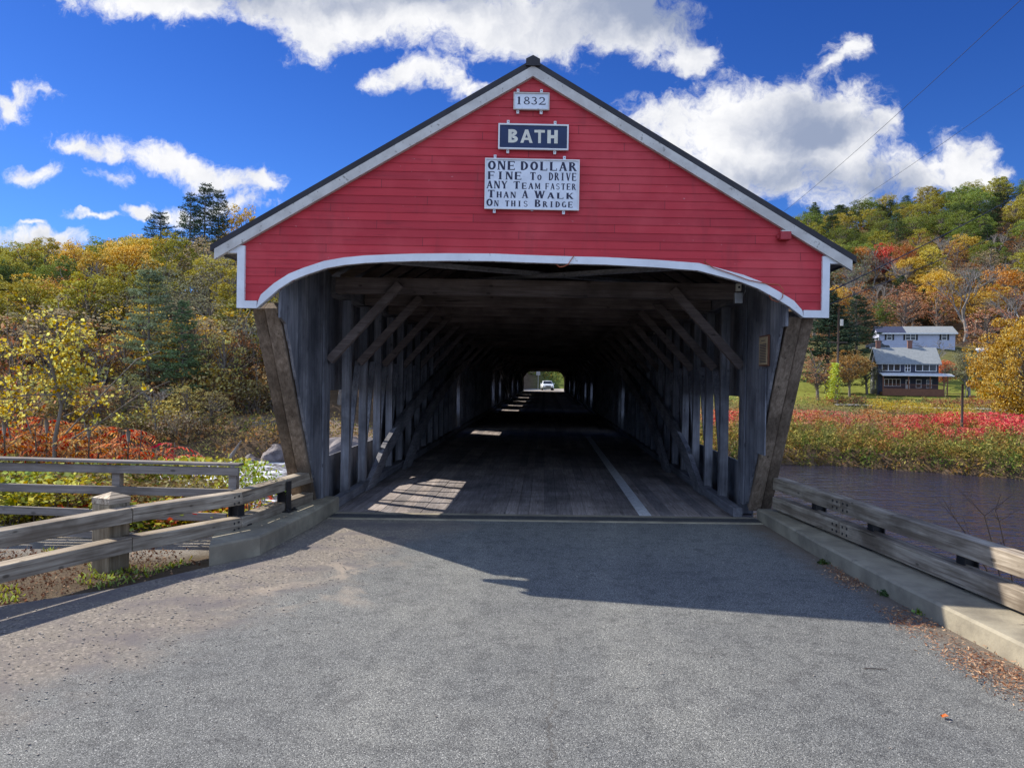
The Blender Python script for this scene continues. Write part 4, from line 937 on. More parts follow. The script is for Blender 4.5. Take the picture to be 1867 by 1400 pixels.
# the hillside woods, tree by tree
def scatter(x0, x1, y0, y1, sp, ok, n_max, seed):
    rg = np.random.default_rng(seed); out = []; tries = 0
    while len(out) < n_max and tries < 40000:
        tries += 1; y = rg.uniform(y0, y1); x = rg.uniform(x0, x1)
        if not ok(x, y): continue
        s = sp(y)
        if any((x - a) ** 2 + (y - b_) ** 2 < s * s for a, b_ in out): continue
        if any((x - a) ** 2 + (y - b_) ** 2 < (w * .7) ** 2 for a, b_, w in SPEC): continue
        out.append((x, y))
    return out
WOOD = []
for x, y in scatter(-135, -25, 72, 150, lambda y: 4.6 if y < 105 else 5.4, lambda x, y: -.80 * y - 2 < x < -.335 * y and not (y < 74 and x > -30), 150, 5) + scatter(-50, -14, 74, 120, lambda y: 5.0, lambda x, y: -.33 * y < x < -.19 * y, 16, 9):
    r = rg.random(); px = x / y
    if y < 95: k_, c = [('S', GRYG), ('S', TAN), ('S', RUST), ('N', None), ('B', OLIVE), ('S', GOLD)][rg.integers(0, 6)]
    elif px > -.47: k_, c = [('S', TAN), ('B', OLIVE), ('B', GOLD), ('S', GRYG)][rg.integers(0, 4)]
    else: k_, c = [('B', OLIVE), ('B', OLIVE), ('B', GREEN), ('B', GOLD), ('B', ORANGE if r < .3 else GOLD), ('B', DKG)][rg.integers(0, 6)]
    h = rg.uniform(7.5, 11.5) if y < 110 else rg.uniform(8.5, 12.5)
    WOOD.append(['left', k_, x, y, h, rg.uniform(3.0, 4.4), c])
for x, y in scatter(60, 260, 178, 350, lambda y: 6.6 if y < 240 else 8.6, lambda x, y: .33 * y < x < .70 * y, 158, 6) + scatter(12, 105, 178, 330, lambda y: 8.6, lambda x, y: .07 * y < x < .33 * y, 48, 16):
    r = rg.random(); u_ = x / y
    if y > 262: k_, c = [('B', GREEN), ('B', OLIVE), ('B', (.19, .21, .035)), ('B', GREEN), ('P', PINEC), ('B', DKG), ('B', OLIVE)][rg.integers(0, 7)]
    elif y > 215: k_, c = [('B', OLIVE), ('S', TAN), ('B', GREEN), ('S', GRYG), ('B', GOLD), ('N', None), ('S', RUST), ('B', OLIVE)][rg.integers(0, 8)]
    else: k_, c = [('N', None), ('S', TAN), ('S', RUST), ('N', None), ('S', (.42, .20, .10)), ('S', GRYG), ('B', GOLD), ('P', PINEC)][rg.integers(0, 8)]
    WOOD.append(['right', k_, x, y, rg.uniform(10, 15), rg.uniform(4.2, 6.2), c])
def cname(c): return CN.get(c, 'lime' if c and c[1] > c[0] else 'salmon')
NUM = ['', 'second', 'third', 'fourth', 'fifth', 'sixth', 'seventh', 'eighth', 'ninth', 'tenth', 'eleventh', 'twelfth', 'thirteenth', 'fourteenth', 'fifteenth', 'sixteenth', 'seventeenth', 'eighteenth', 'nineteenth', 'twentieth']
for q_ in ('twenty', 'thirty', 'forty', 'fifty'): NUM += [q_ + '-' + w_ for w_ in ('first', 'second', 'third', 'fourth', 'fifth', 'sixth', 'seventh', 'eighth', 'ninth')] + [{'twenty': 'thirtieth', 'thirty': 'fortieth', 'forty': 'fiftieth', 'fifty': 'sixtieth'}[q_]]
keyed = {}
for w in WOOD:
    side, k_, x, y, h, wd, c = w
    px, py = project(x, y, Hs(x, y) + h * .6)
    lim = ((620, 'foot'), (560, 'lower slope'), (510, 'middle slope'), (465, 'upper slope')) if side == 'left' else ((560, 'foot'), (510, 'lower slope'), (460, 'middle slope'), (415, 'upper slope'))
    band = next((nm for l_, nm in lim if py > l_), 'ridge')
    kd = {'B': 'full-crowned', 'S': 'thin-leaved', 'N': 'leafless', 'P': 'evergreen'}[k_]
    keyed.setdefault((side, band, kd, cname(c) if c else 'grey'), []).append((px, w))
i = 0
for key, lst in keyed.items():
    side, band, kd, cn = key; lst.sort(key=lambda q: q[0])
    for j, (px, w) in enumerate(lst):
        _, k_, x, y, h, wd, c = w; i += 1
        nm = {'B': 'broadleaf_tree', 'S': 'birch_tree', 'N': 'bare_tree', 'P': 'pine_tree'}[k_]
        where = 'ridge' if band == 'ridge' else band
        if len(lst) == 1: lab = f'the only {cn} {kd} tree on the {where} of the {side} hillside'
        else: lab = f'{NUM[j]} {cn} {kd} tree from the left on the {where} of the {side} hillside' if j else f'leftmost {cn} {kd} tree on the {where} of the {side} hillside'
        jit = rg.uniform(.85, 1.15); col = tuple(v_ * jit for v_ in c) if c else None
        if c: col = (col[0] * rg.uniform(.9, 1.1), col[1], col[2])
        tree(k_, x, y, h, wd, col, nm, lab, 'tree', f'trees on the {side} hillside', int(rg.integers(0, 7)), rg.uniform(0, 6.28))
# undergrowth: many small leaf sprays that nobody could count
def cover(name, label, pts, size, col, m='weeds', asp=.6, flat=.1, seed=1, hgt=.5):
    rng = np.random.default_rng(seed); P = np.array(pts); P[:, 2] += rng.uniform(0, 1, len(P)) ** 1.3 * hgt
    o = obj(name, quads_mesh(name, leafquads(P, size, rng, asp, flat), m)); o.color = (*col, 1); return tag(o, label, kind='stuff')
def field(n_, x0, x1, y0, y1, ok, seed, clump=0.0, cr=1.2, mound=0.0):
    rng = np.random.default_rng(seed); x = rng.uniform(x0, x1, n_ * 4); y = rng.uniform(y0, y1, n_ * 4); k_ = ok(x, y); x = x[k_][:n_]; y = y[k_][:n_]
    zz = H(x, y)
    if clump:
        d = np.sin(x * 1.9 + 1.3 * np.sin(y * 1.1)) * np.sin(y * 1.7 + 1.1 * np.sin(x * .8 + 2)) ; keep = rng.uniform(-1, 1, len(x)) < d * clump + .35; zz = zz + mound * np.clip(d, 0, 1) * rng.uniform(0, 1, len(x)); x, y, zz = x[keep], y[keep], zz[keep]
    return np.stack([x, y, zz], 1)
cover('hill_undergrowth', 'tangled brown undergrowth beneath the left hillside trees', field(42000, -125, -20, 58, 150, lambda x, y: (x < -.30 * y) & (x > -.82 * y) & (y > yfar(x) + 2) & ~((y > 62.5) & (y < 70) & (x > -42)), 3, .8, 1, 1.6), .42, (.25, .17, .09), seed=3, hgt=.9)
cover('hill_undergrowth', 'brown and tan undergrowth beneath the right hillside trees', field(46000, 10, 260, 172, 345, lambda x, y: (x > .06 * y) & (x < .72 * y), 4, .8, 1, 2.2), .75, (.27, .18, .09), seed=4, hgt=1.4)
inb = lambda x, y: (x > .10 * y) & (x < .75 * y) & (y > yfar(x) - .3)
cover('bank_weeds', 'dense green and tan weeds along the far river bank', field(78000, 6, 70, 46, 80, inb, 5, 1.1, 1, 2.0), .34, (.22, .215, .07), asp=.3, seed=5, hgt=.9)
cover('bank_weeds', 'brown goldenrod stems scattered on the far river bank', field(38000, 6, 78, 50, 96, lambda x, y: inb(x, y) & ((y < 75) | (y > 88)) & (np.sin(x * .5) + np.sin(y * .45 + x * .2) > .1), 6, 1.1, 1, 1.9), .30, (.28, .19, .12), asp=.3, seed=6, hgt=1.0)
cover('bank_weeds', 'dark green reeds at the waterline of the far bank', field(30000, 6, 66, 44, 72, lambda x, y: inb(x, y) & (y < yfar(x) + 2.6), 7, .7, 1, .8), .26, (.10, .13, .035), asp=.25, seed=7, hgt=.9)
cover('meadow_weeds', 'grey green meadow weeds below the lawn', field(42000, 8, 90, 84, 112, lambda x, y: (x > .12 * y) & (x < .75 * y), 8, .8, 1, .8), .3, (.25, .24, .11), asp=.35, seed=8, hgt=.7)
cover('meadow_weeds', 'reddish brush beside the lawn edge', field(9000, 34, 78, 108, 112, lambda x, y: (x > .36 * y) & (x < .72 * y) & (np.sin(x * .35) > -.1), 9, .6, 1, .6), .28, (.30, .15, .10), asp=.35, seed=9, hgt=.7)
cover('bank_weeds', 'brown brush on the left river bank by the rapids', field(32000, -66, -7, 50, 66, lambda x, y: (y > yfar(x) + .2) & (x < -.12 * y), 10, .8, 1, 1.3), .24, (.22, .19, .075), asp=.4, seed=10, hgt=1.0)
cover('far_brush', 'green brush on the slope beyond the far end of the bridge', field(16000, -22, 30, 146, 185, lambda x, y: (y > 146 + .35 * np.abs(x - 4)), 12, .5, 1, 1.5), .5, (.16, .19, .05), seed=12, hgt=1.2)
# shrubs of the far bank: sumac and a yellow creeper, each on its own
def shrub_mesh(seed, Rc, Ht, nl, leaf, m='bright leaves', asp=.5, stems=7, flat=.1, spiky=False, top=.35):
    rng = np.random.default_rng(seed); st = MB(); C = []
    for i in range(stems):
        th = rng.uniform(0, 6.28); r = Rc * rng.uniform(.1, .8); e = np.array([math.cos(th) * r, math.sin(th) * r, Ht * rng.uniform(.6, 1)]); st.tube(limb_path((r * .2 * math.cos(th), r * .2 * math.sin(th), -.2), e, rng, .05), [.03 * Ht / 2, .026 * Ht / 2, .02 * Ht / 2, .014 * Ht / 2, .008 * Ht / 2], 4, False); C.append(e)
    C = np.array(C); P = C[rng.integers(0, stems, nl)] + rng.normal(size=(nl, 3)) * np.array([Rc * .33, Rc * .33, Ht * .22]); P[:, 2] = np.clip(P[:, 2], Ht * .12, Ht * 1.15)
    return st.mesh('stems', 'bark', True), quads_mesh('foliage', leafquads(P, leaf, rng, asp, flat), m)
FS = [shrub_mesh(80 + i, 1.9, 1.9, 520, .34, asp=.22) for i in range(3)]
def far_shrubs(lst, name, cat, group, meshes, labf):
    lst.sort(key=lambda q: q[0])
    for j, (px, Y, s, c) in enumerate(lst):
        x = foot(px, Y); t = thing(name, labf(j), cat, (x, Y, Hs(x, Y) - .05), j * 1.3, group); st, fo = meshes[j % len(meshes)]; t.scale = (s, s, s); hang('stems', st, t); hang('foliage', fo, t, c)
sm = []
for px in np.arange(1240, 1690, 21): sm.append((px + rg.uniform(-8, 8), rg.uniform(78, 87), rg.uniform(.7, 1.1), [(.56, .13, .07), (.66, .08, .05), (.58, .26, .07), (.50, .14, .10)][rg.integers(0, 4)]))
for px in np.arange(1690, 1800, 15): sm.append((px + rg.uniform(-5, 5), rg.uniform(78, 84), rg.uniform(.8, 1.1), (.66 + rg.uniform(-.1, .05), .05 + rg.uniform(0, .05), .045)))
for px in np.arange(1640, 1820, 20): sm.append((px + rg.uniform(-6, 6), rg.uniform(71, 76), rg.uniform(.65, .95), (.62, .08, .06)))
for px in (1822, 1840, 1858, 1872): sm.append((px, rg.uniform(70, 78), rg.uniform(1.1, 1.4), (.72, .05, .05)))
far_shrubs(sm, 'sumac_shrub', 'shrub', 'red sumacs on the far bank', FS, lambda j: (NUM[j] + ' red sumac from the left along the far river bank') if j else 'leftmost red sumac along the far river bank')
ym = [(1600, 101, .9), (1622, 99, .85), (1642, 100, .95), (1662, 98, .9), (1682, 99, .85), (1700, 97, .7), (1752, 96, 1.0), (1738, 90, .8), (1765, 93, .9)]
far_shrubs([(a, b_, c_, (.55, .40, .03)) for a, b_, c_ in ym], 'yellow_shrub', 'shrub', 'yellow creepers below the lawn', FS, lambda j: (NUM[j] + ' yellow creeper mound from the left below the blue house') if j else 'leftmost yellow creeper mound below the blue house')
# ------------------------------------------------------------------ near plants on the left
rg = np.random.default_rng(31)
def sumac_near(seed, Ht, nst=5):
    rng = np.random.default_rng(seed); st = MB(); Q = []; RD = MB()
    for i in range(nst):
        th = rng.uniform(0, 6.28); r = rng.uniform(.2, .9); e = np.array([math.cos(th) * r, math.sin(th) * r, Ht * rng.uniform(.75, 1.0)])
        path = limb_path((r * .2 * math.cos(th), r * .2 * math.sin(th), -.3), e, rng, .06); st.tube(path, [.03, .027, .023, .018, .011], 5, False)
        if rng.random() < .5: st.tube([tuple(e), tuple(e + [.01, 0, .12]), tuple(e + [.02, .01, .22])], [.02, .035, .006], 6)
        for k_ in range(rng.integers(8, 12)):
            ph = rng.uniform(0, 6.28); o = e - np.array([0, 0, rng.uniform(0, .35)]); L = rng.uniform(.35, .6); d = np.array([math.cos(ph), math.sin(ph), rng.uniform(.0, .5)]); side = np.array([-math.sin(ph), math.cos(ph), 0])
            pr = [o + d * L * t + np.array([0, 0, -.45 * L * t * t]) for t in np.linspace(0, 1, 10)]
            st.tube([tuple(q) for q in pr[::3]], .004, 3, False)
            for j in range(1, 10):
                l_ = .13 * (1.15 - .5 * abs(j - 4) / 5) * rng.uniform(.85, 1.15); ax = (pr[j] - pr[j - 1]); ax /= np.linalg.norm(ax)
                for sg in (-1, 1):
                    if rng.random() < .1: continue
                    dd_ = side * sg * .85 + ax * .35 + np.array([0, 0, -rng.uniform(.2, .75)]); dd_ /= np.linalg.norm(dd_); p = pr[j]
                    Q.append([p, p + dd_ * l_ * .45 - ax * .017, p + dd_ * l_, p + dd_ * l_ * .45 + ax * .017])
    return st.mesh('stems', 'bark', True), quads_mesh('foliage', np.array(Q), 'bright leaves')
SN = [sumac_near(90 + i, 2.6) for i in range(3)]
sn = [(-15, 13.0, 800, 'r'), (22, 12.6, 792, 'o'), (58, 13.2, 790, 'o'), (95, 12.8, 788, 'r'), (132, 13.1, 796, 'o'), (168, 12.7, 800, 'o'), (205, 13.3, 806, 'r'), (236, 13.0, 806, 'r'), (268, 13.6, 822, 'R'), (110, 14.6, 784, 'o'), (30, 14.8, 775, 'o'), (180, 15, 795, 'o')]
SC_ = {'r': (.64, .13, .025), 'o': (.62, .27, .035), 'R': (.75, .05, .02)}; sn.sort()
for j, (px, Y, py, c) in enumerate(sn):
    p = at(px, py, Y); g = Hs(p.x, Y); s = (p.z + .32 - g) / 2.6
    lab = {'r': 'red orange', 'o': 'orange', 'R': 'bright scarlet'}[c] + (' sumac, ' + NUM[j] + ' from the left behind the timber fence' if j else ' sumac, leftmost behind the timber fence')
    t = thing('sumac_shrub', lab, 'shrub', (p.x, Y, g), j * 2.1, 'sumacs behind the left fence'); t.scale = (1, 1, s); st, fo = SN[j % 3]; hang('stems', st, t); hang('foliage', fo, t, SC_[c])
# broad leaved bushes right behind the fence
NB = [shrub_mesh(100 + i, .8, 1.2, 620, .105, asp=.8, stems=12, flat=.2) for i in range(3)]
nb = []
for px in np.arange(-30, 400, 34): nb.append((px + rg.uniform(-10, 10), rg.uniform(10.1, 10.9), rg.uniform(862, 905), [(.50, .44, .035), (.30, .36, .04), (.24, .19, .08), (.56, .40, .04)][rg.integers(0, 4)]))
for px in np.arange(-20, 360, 42): nb.append((px + rg.uniform(-8, 8), rg.uniform(11.3, 12.2), rg.uniform(845, 862), (.26, .24, .06) if rg.random() < .5 else (.42, .40, .05)))
for px in (250, 300, 345, 372): nb.append((px, 9.75, 945 + rg.uniform(-5, 12), (.30, .36, .04) if px < 320 else (.52, .46, .03)))
nb += [(352, 9.85, 962, (.60, .12, .03)), (395, 10.3, 925, (.60, .12, .03)), (300, 10.2, 900, (.60, .12, .03)), (215, 10.6, 885, (.60, .12, .03))]
nb.append((462, 9.9, 855, (.30, .38, .03)))
nb.sort(key=lambda q: q[0])
for j, (px, Y, py, c) in enumerate(nb):
    p = at(px, py, Y); g = Hs(p.x, Y) - .1; s = max(.35, (p.z - g) / 1.35)
    if px == 462: g = p.z - .62; s = .5
    hue = 'yellow' if c[0] > c[1] else 'yellow green'
    if c == (.26, .24, .06): hue = 'dull olive'
    if c == (.24, .19, .08): hue = 'brownish'
    if c == (.56, .40, .04): hue = 'golden yellow'
    if c == (.60, .12, .03): hue = 'red leaved'
    t = thing('leafy_bush', hue + (' broad-leaved bush, ' + NUM[j] + ' from the left at the timber fence' if j else ' broad-leaved bush, leftmost at the timber fence'), 'bush', (p.x, Y, g), j * 1.7, 'bushes at the left fence')
    t.scale = (min(1.2, .6 + s * .4) * (.55 if px == 462 else 1), min(1, .6 + s * .3) * (.5 if px == 462 else 1), s); st, fo = NB[j % 3]; hang('stems', st, t); hang('foliage', fo, t, c)
cover('slope_leaves', 'mixed green and brown ground plants below the left fence', field(26000, -16, -3.4, 10.2, 20, lambda x, y: x < -3.9 - (y - 10) * .15, 41, 0), .11, (.24, .22, .06), asp=.6, seed=41, hgt=.55)
cover('slope_leaves', 'brown dry stems on the near left river bank', field(9000, -24, -5, 14, 26, lambda x, y: x < -.40 * y, 42, 0), .18, (.22, .14, .08), asp=.2, seed=42, hgt=1.0)
# yellow leaved young tree reaching in from the left
def young_yellow():
    Y = 12.0; t = thing('young_tree', 'slender near tree with yellow heart-shaped leaves and long bare twigs at the left edge', 'tree', (at(95, 860, Y).x, Y, -1.6)); off = Vector(t.location); br = MB(); tr = MB(); rng = np.random.default_rng(7); P = []
    w = lambda px, py, dy=0: np.array(at(px, py, Y + dy))
    base = np.array([off.x, Y, -1.9])
    tr.tube([tuple(base), tuple(w(100, 800)), tuple(w(112, 740)), tuple(w(100, 690)), tuple(w(86, 640))], [.04, .032, .026, .02, .012], 7)
    lines = [([(112, 740), (95, 660), (85, 600), (78, 565)], .014, 60), ([(105, 700), (60, 650), (20, 640), (-20, 660)], .014, 70), ([(112, 740), (150, 680), (165, 640), (130, 600)], .014, 150), ([(112, 740), (120, 700), (110, 660), (125, 630)], .01, 150),
             ([(86, 650), (120, 610), (132, 585)], .01, 50), ([(110, 720), (50, 720), (-10, 730)], .014, 70), ([(120, 790), (200, 705), (250, 655), (292, 640)], .014, 16), ([(130, 800), (190, 765), (260, 715), (310, 695)], .011, 10),
             ([(115, 760), (160, 740), (200, 716)], .01, 34), ([(100, 690), (70, 690), (30, 700)], .01, 60), ([(92, 660), (60, 625), (40, 590)], .009, 26), ([(150, 800), (185, 770), (210, 755)], .01, 16), ([(105, 720), (140, 700), (150, 670)], .012, 80),
             ([(60, 800), (40, 740), (0, 690)], .012, 60), ([(20, 800), (10, 760), (-20, 740)], .012, 60), ([(155, 780), (150, 740), (145, 700)], .008, 30)]
    for pl, r_, nl in lines:
        dy = rng.uniform(-.5, .5); pts = [w(a, b_, dy * i / len(pl)) for i, (a, b_) in enumerate(pl)]
        br.tube([tuple(p) for p in pts], [r_ * (1 - .7 * i / len(pts)) for i in range(len(pts))], 5, False)
        for _ in range(max(4, int(nl / 5))):
            s_ = rng.uniform(.2, 1.0) * (len(pts) - 1); i = min(int(s_), len(pts) - 2); p = pts[i] * (1 - (s_ - i)) + pts[i + 1] * (s_ - i); e = p + rng.normal(size=3) * [.20, .26, .14] + [0, 0, .05]; br.tube([tuple(p), tuple((p + e) / 2 + [0, 0, .02]), tuple(e)], [.006, .004, .002], 3, False)
            for k_ in range(11): tt_ = rng.uniform(.2, 1.08); P.append(p + (e - p) * tt_ + rng.normal(size=3) * .04)
    for q in (tr, br): q.v = [tuple(Vector(p) - off) for p in q.v]
    obj('trunk', tr.mesh('trunk', 'bark', True), t); obj('branches', br.mesh('branches', 'bark', True), t)
    C = np.array(P) - np.array(off); o = obj('crown', quads_mesh('crown', leafquads(C, .058, rng, .95, .1, .3), 'bright leaves'), t); o.color = (.62, .50, .04, 1)
young_yellow()
tr_, br_, lf_ = bare(75, 4.2, .8, 4, .3, 3, 'bark', 240, .09)
p = at(20, 560, 13.5); g = Hs(p.x, 13.5); t = thing('young_tree', 'thin rusty twiggy sapling at the far left edge behind the sumacs', 'tree', (p.x, 13.5, g)); hang('trunk', tr_, t); hang('branches', br_, t); hang('crown', lf_, t, (.42, .16, .06)); t.scale = (.8, .8, (p.z - g) / 4.2)
# ------------------------------------------------------------------ verge, litter, small things
def ground_pts(n_, poly, seed, soft=0.0):
    rng = np.random.default_rng(seed); P = np.array(poly); out = []
    while len(out) < n_:
        x = rng.uniform(P[:, 0].min(), P[:, 0].max()); y = rng.uniform(P[:, 1].min(), P[:, 1].max()); ins = False; j = len(P) - 1
        for i in range(len(P)):
            if (P[i, 1] > y) != (P[j, 1] > y) and x < (P[j, 0] - P[i, 0]) * (y - P[i, 1]) / (P[j, 1] - P[i, 1]) + P[i, 0]: ins = not ins
            j = i
        if ins: out.append((x + rng.normal() * soft, y + rng.normal() * soft))
    return np.array(out)
verge = [(-3.75, 8.0), (-4.0, 7.15), (-4.7, 6.5), (-6.3, 5.1), (-8.6, 2.7), (-12, 2.7), (-12, 8.6), (-4.2, 8.6)]
g_ = ground_pts(15000, verge, 1, .12); P = np.column_stack([g_, np.array(H(g_[:, 0], g_[:, 1])) + .015])
o = obj('leaf_litter', quads_mesh('leaf_litter', leafquads(P, .036, np.random.default_rng(2), .6, 0), 'litter')); o.color = (.24, .12, .065, 1); tag(o, 'dry brown leaves on the left verge', kind='stuff')
gg = ground_pts(20000, verge, 5, .03); kx = np.sin(gg[:, 0] * 2.3 + 1) * np.sin(gg[:, 1] * 3.1) + .5 * np.sin(gg[:, 0] * 5 + gg[:, 1] * 4); gg = gg[kx > .15]
rng = np.random.default_rng(6); n_ = len(gg); b0 = np.column_stack([gg, H(gg[:, 0], gg[:, 1]) - .005]); dv = rng.normal(size=(n_, 3)) * [.5, .5, 0] + [0, 0, 1.0]; hgt_ = rng.uniform(.02, .06, (n_, 1)); sd = rng.normal(size=(n_, 3)) * [1, 1, 0]; sd /= np.linalg.norm(sd, axis=1, keepdims=True) + 1e-9
tipv = b0 + dv * hgt_; Vq = np.stack([b0 - sd * .009, b0 + sd * .009, tipv + sd * .006, tipv - sd * .006], 1); o = obj('grass', quads_mesh('grass', Vq, 'bright leaves')); o.color = (.28, .32, .04, 1); tag(o, 'patchy green and yellow grass on the left verge', kind='stuff')
# needles and leaves heaped along the right kerb
kr = [(3.12, 8.8), (3.22, 7.2), (3.38, 5.5), (3.55, 3.8), (3.2, 3.9), (3.0, 4.6), (2.98, 5.6), (2.95, 6.6), (3.0, 7.6)]
g_ = ground_pts(9000, kr, 8, .06); w_ = rng.random(len(g_)) < .35 + .5 * np.sin(g_[:, 1] * 3.7) * np.sin(g_[:, 1] * 1.3 + 1); g_ = g_[w_]; P = np.column_stack([g_, rng.uniform(.004, .03, len(g_))])
o = obj('leaf_litter', quads_mesh('leaf_litter', leafquads(P, .034, np.random.default_rng(9), .22, .65), 'litter')); o.color = (.36, .17, .085, 1); tag(o, 'rust brown needles and dry leaves drifted along the right kerb', kind='stuff')
st_ = MB()
for i in range(4200):
    left_ = i % 12 > 0; x = -1.6 - abs(rng.normal()) * 2.6 if left_ else rng.uniform(-5, 3.2); y = rng.uniform(1.8, 9.5); s_ = rng.uniform(.003, .0085) * (1.2 if x < -3 else 1)
    if left_ and -x + .33 * y < 3.6 + rng.uniform(0, 1.2): continue
    if x < -3.1 - max(0, (8.2 - y)) * .6: continue
    st_.poly([(x + s_ * math.cos(a_ + i), y + s_ * .8 * math.sin(a_ + i), .001) for a_ in (0, 1.3, 2.5, 3.7, 5)], (s_ * .1, 0, s_ * .7))
tag(st_.build('gravel', 'shoulder stones'), 'loose small stones scattered on the road', kind='stuff')
def tuft(px, py, s, col, lab, seed):
    p = onz(px, py, 0); rng = np.random.default_rng(seed); t = thing('weed_tuft', lab, 'weed', (p.x, p.y, 0)); n_ = 150; C = rng.normal(size=(n_, 3)) * [.35, .3, .25]; C[:, 2] = np.abs(C[:, 2]) + .08
    C *= s * .45; me = quads_mesh('leaves', leafquads(C, s * .22, rng, .5, 0), 'bright leaves'); o = obj('leaves', me, t); o.color = (*col, 1)
    q = MB()
    for i in range(7): q.tube([(0, 0, 0), tuple(C[i * 9] * .5), tuple(C[i * 9])], .002, 3, False)
    q.build('stems', 'leaves', t).color = (*col, 1)
tuft(1500, 1028, .16, (.10, .15, .04), 'small dark green weed at the kerb foot nearest the bridge', 1)
tuft(1617, 1086, .18, (.08, .14, .05), 'round bluish green weed in the middle of the kerb gutter', 2)
tuft(1683, 1120, .17, (.20, .30, .04), 'bright green weed where the roof shadow meets the kerb', 3)
e = onz(1722, 1306, .012); q = MB(); q.quad((-.02, -.012, 0), (.0, -.02, .012), (.024, -.004, .006), (.014, .016, .014)); q.quad((-.02, -.0121, 0), (.014, .0161, .0141), (-.004, .022, .002), (-.022, .008, .008))
o = q.build('fallen_leaf', 'litter'); o.location = e; o.color = (.60, .16, .03, 1); tag(o, 'single orange fallen leaf on the asphalt at lower right', 'leaf')
e = onz(1596, 1219, .006); q = MB(); q.tube([(-.075, .004, 0), (-.03, 0, .004), (.02, .004, .001), (.08, -.002, .003)], [.004, .004, .0035, .002], 5); o = q.build('twig', 'pole wood'); o.location = e; tag(o, 'short dark twig lying on the asphalt near the right kerb', 'twig')
# saplings by the river behind the right rail
for j, (pl, lab) in enumerate((([(1830, 1080), (1812, 1000), (1795, 940), (1770, 912)], 'taller arching bare sapling stem beyond the right rail'), ([(1850, 1075), (1835, 1010), (1822, 950), (1815, 930)], 'straighter bare sapling stem close to the right frame edge'), ([(1800, 1040), (1770, 985), (1745, 950), (1733, 932)], 'thin leftmost bare sapling stem beyond the right rail'))):
    pts = [at(a_, b_, 9.2) for a_, b_ in pl]; g = Hs(pts[0].x, 9.2); b0 = Vector((pts[0].x + .05, 9.2, g)); t = thing('sapling', lab, 'sapling', b0); q = MB(); q.tube([(0, 0, -.1)] + [tuple(p - b0) for p in pts], [.012, .010, .008, .006, .003], 5); q.build('stem', 'copper vine', t)
    q = MB(); rr = np.random.default_rng(j)
    for k_ in range(6):
        p = pts[1 + k_ % 3] - b0; e = p + Vector((rr.uniform(-.3, .3), rr.uniform(-.2, .2), rr.uniform(.12, .35))); q.tube([tuple(p), tuple(e)], [.004, .002], 4)
    q.build('twigs', 'copper vine', t)
# ------------------------------------------------------------------ river rocks and rapids on the left
def rock(x, y, z, s, seed, lab, grp='boulders by the rapids'):
    import bmesh
    bm = bmesh.new(); bmesh.ops.create_icosphere(bm, subdivisions=4, radius=1); rng = np.random.default_rng(seed); ks = rng.normal(size=(6, 3)) * 1.6; ph = rng.uniform(0, 6, 6); nn_ = rng.normal(size=(14, 3)); nn_ /= np.linalg.norm(nn_, axis=1, keepdims=True); dc_ = rng.uniform(.62, .9, 14)
    for v_ in bm.verts:
        p = np.array(v_.co); d = min([1.05] + [c_ / max(float(q_ @ p), .01) for q_, c_ in zip(nn_, dc_)]) + sum(.05 * math.sin(float(k_ @ p) * 2 + a_) for k_, a_ in zip(ks, ph)); v_.co = Vector((p[0] * d, p[1] * d * .8, p[2] * d * .55))
    me = bpy.data.meshes.new('boulder'); bm.to_mesh(me); bm.free(); me.materials.append(MATS['rock']); o = obj('boulder', me); o.location = (x, y, z); o.scale = (s, s, s); o.rotation_euler = (0, 0, seed); tag(o, lab, 'boulder', grp)
rl = [(395, 830, 60, 1.6), (420, 822, 61, 2.0), (445, 815, 62, 2.4), (470, 806, 62, 2.6), (492, 800, 62.5, 2.4), (512, 812, 60, 1.6), (455, 835, 57, 1.4), (500, 826, 58, 1.5), (380, 842, 56, 1.2), (430, 845, 54, 1.0), (640, 838, 52, 1.6), (628, 806, 60, 2.4), (655, 800, 62, 2.2), (670, 825, 55, 1.3)]
for j, (px, py, Y, s) in enumerate(sorted(rl)): p = at(px, py, Y); rock(p.x, Y, p.z - .35 * s, s, j + 3, (NUM[j] + ' grey boulder from the left beside the rapids') if j else 'leftmost grey boulder beside the rapids')
q = MB(); n1_, n2_ = 40, 26
for i in range(n1_):
    for j in range(n2_):
        def pt(i, j):
            x = -34 + i * .72; y = 30 + j * 1.28; zz = -5.0 + .45 * max(0, (y - 46) / 16) * (1 if x < -14 else max(0, 1 - (x + 14) / 6)); zz += .10 * math.sin(x * 1.7 + y) + .08 * math.sin(y * 2.3 - x * .8); return (x, y, zz)
        q.quad(pt(i, j), pt(i + 1, j), pt(i + 1, j + 1), pt(i, j + 1))
o = q.build('rapids', 'white water', smooth=True); tag(o, 'foaming white rapids below the falls', kind='structure')
q = MB(); q.tube([tuple(at(409, 846, 55)), tuple(at(425, 826, 55)), tuple(at(440, 803, 55))], [.16, .13, .05], 7); tag(q.build('driftwood_log', 'grey bark', smooth=True), 'bleached log leaning on the bank beside the rapids', 'log')
for j, (px, lab) in enumerate(((478, 'squat concrete block standing by the dirt path'),)):
    p = at(px, 780, 63.5); q = MB(); q.box(-.6, .6, -.5, .5, 0, .55); q.box(-.25, .25, -.25, .25, .551, .95); o = q.build('stone_block', 'rock'); o.location = (p.x, 63.5, Hs(p.x, 63.5)); tag(o, lab, 'stone block')
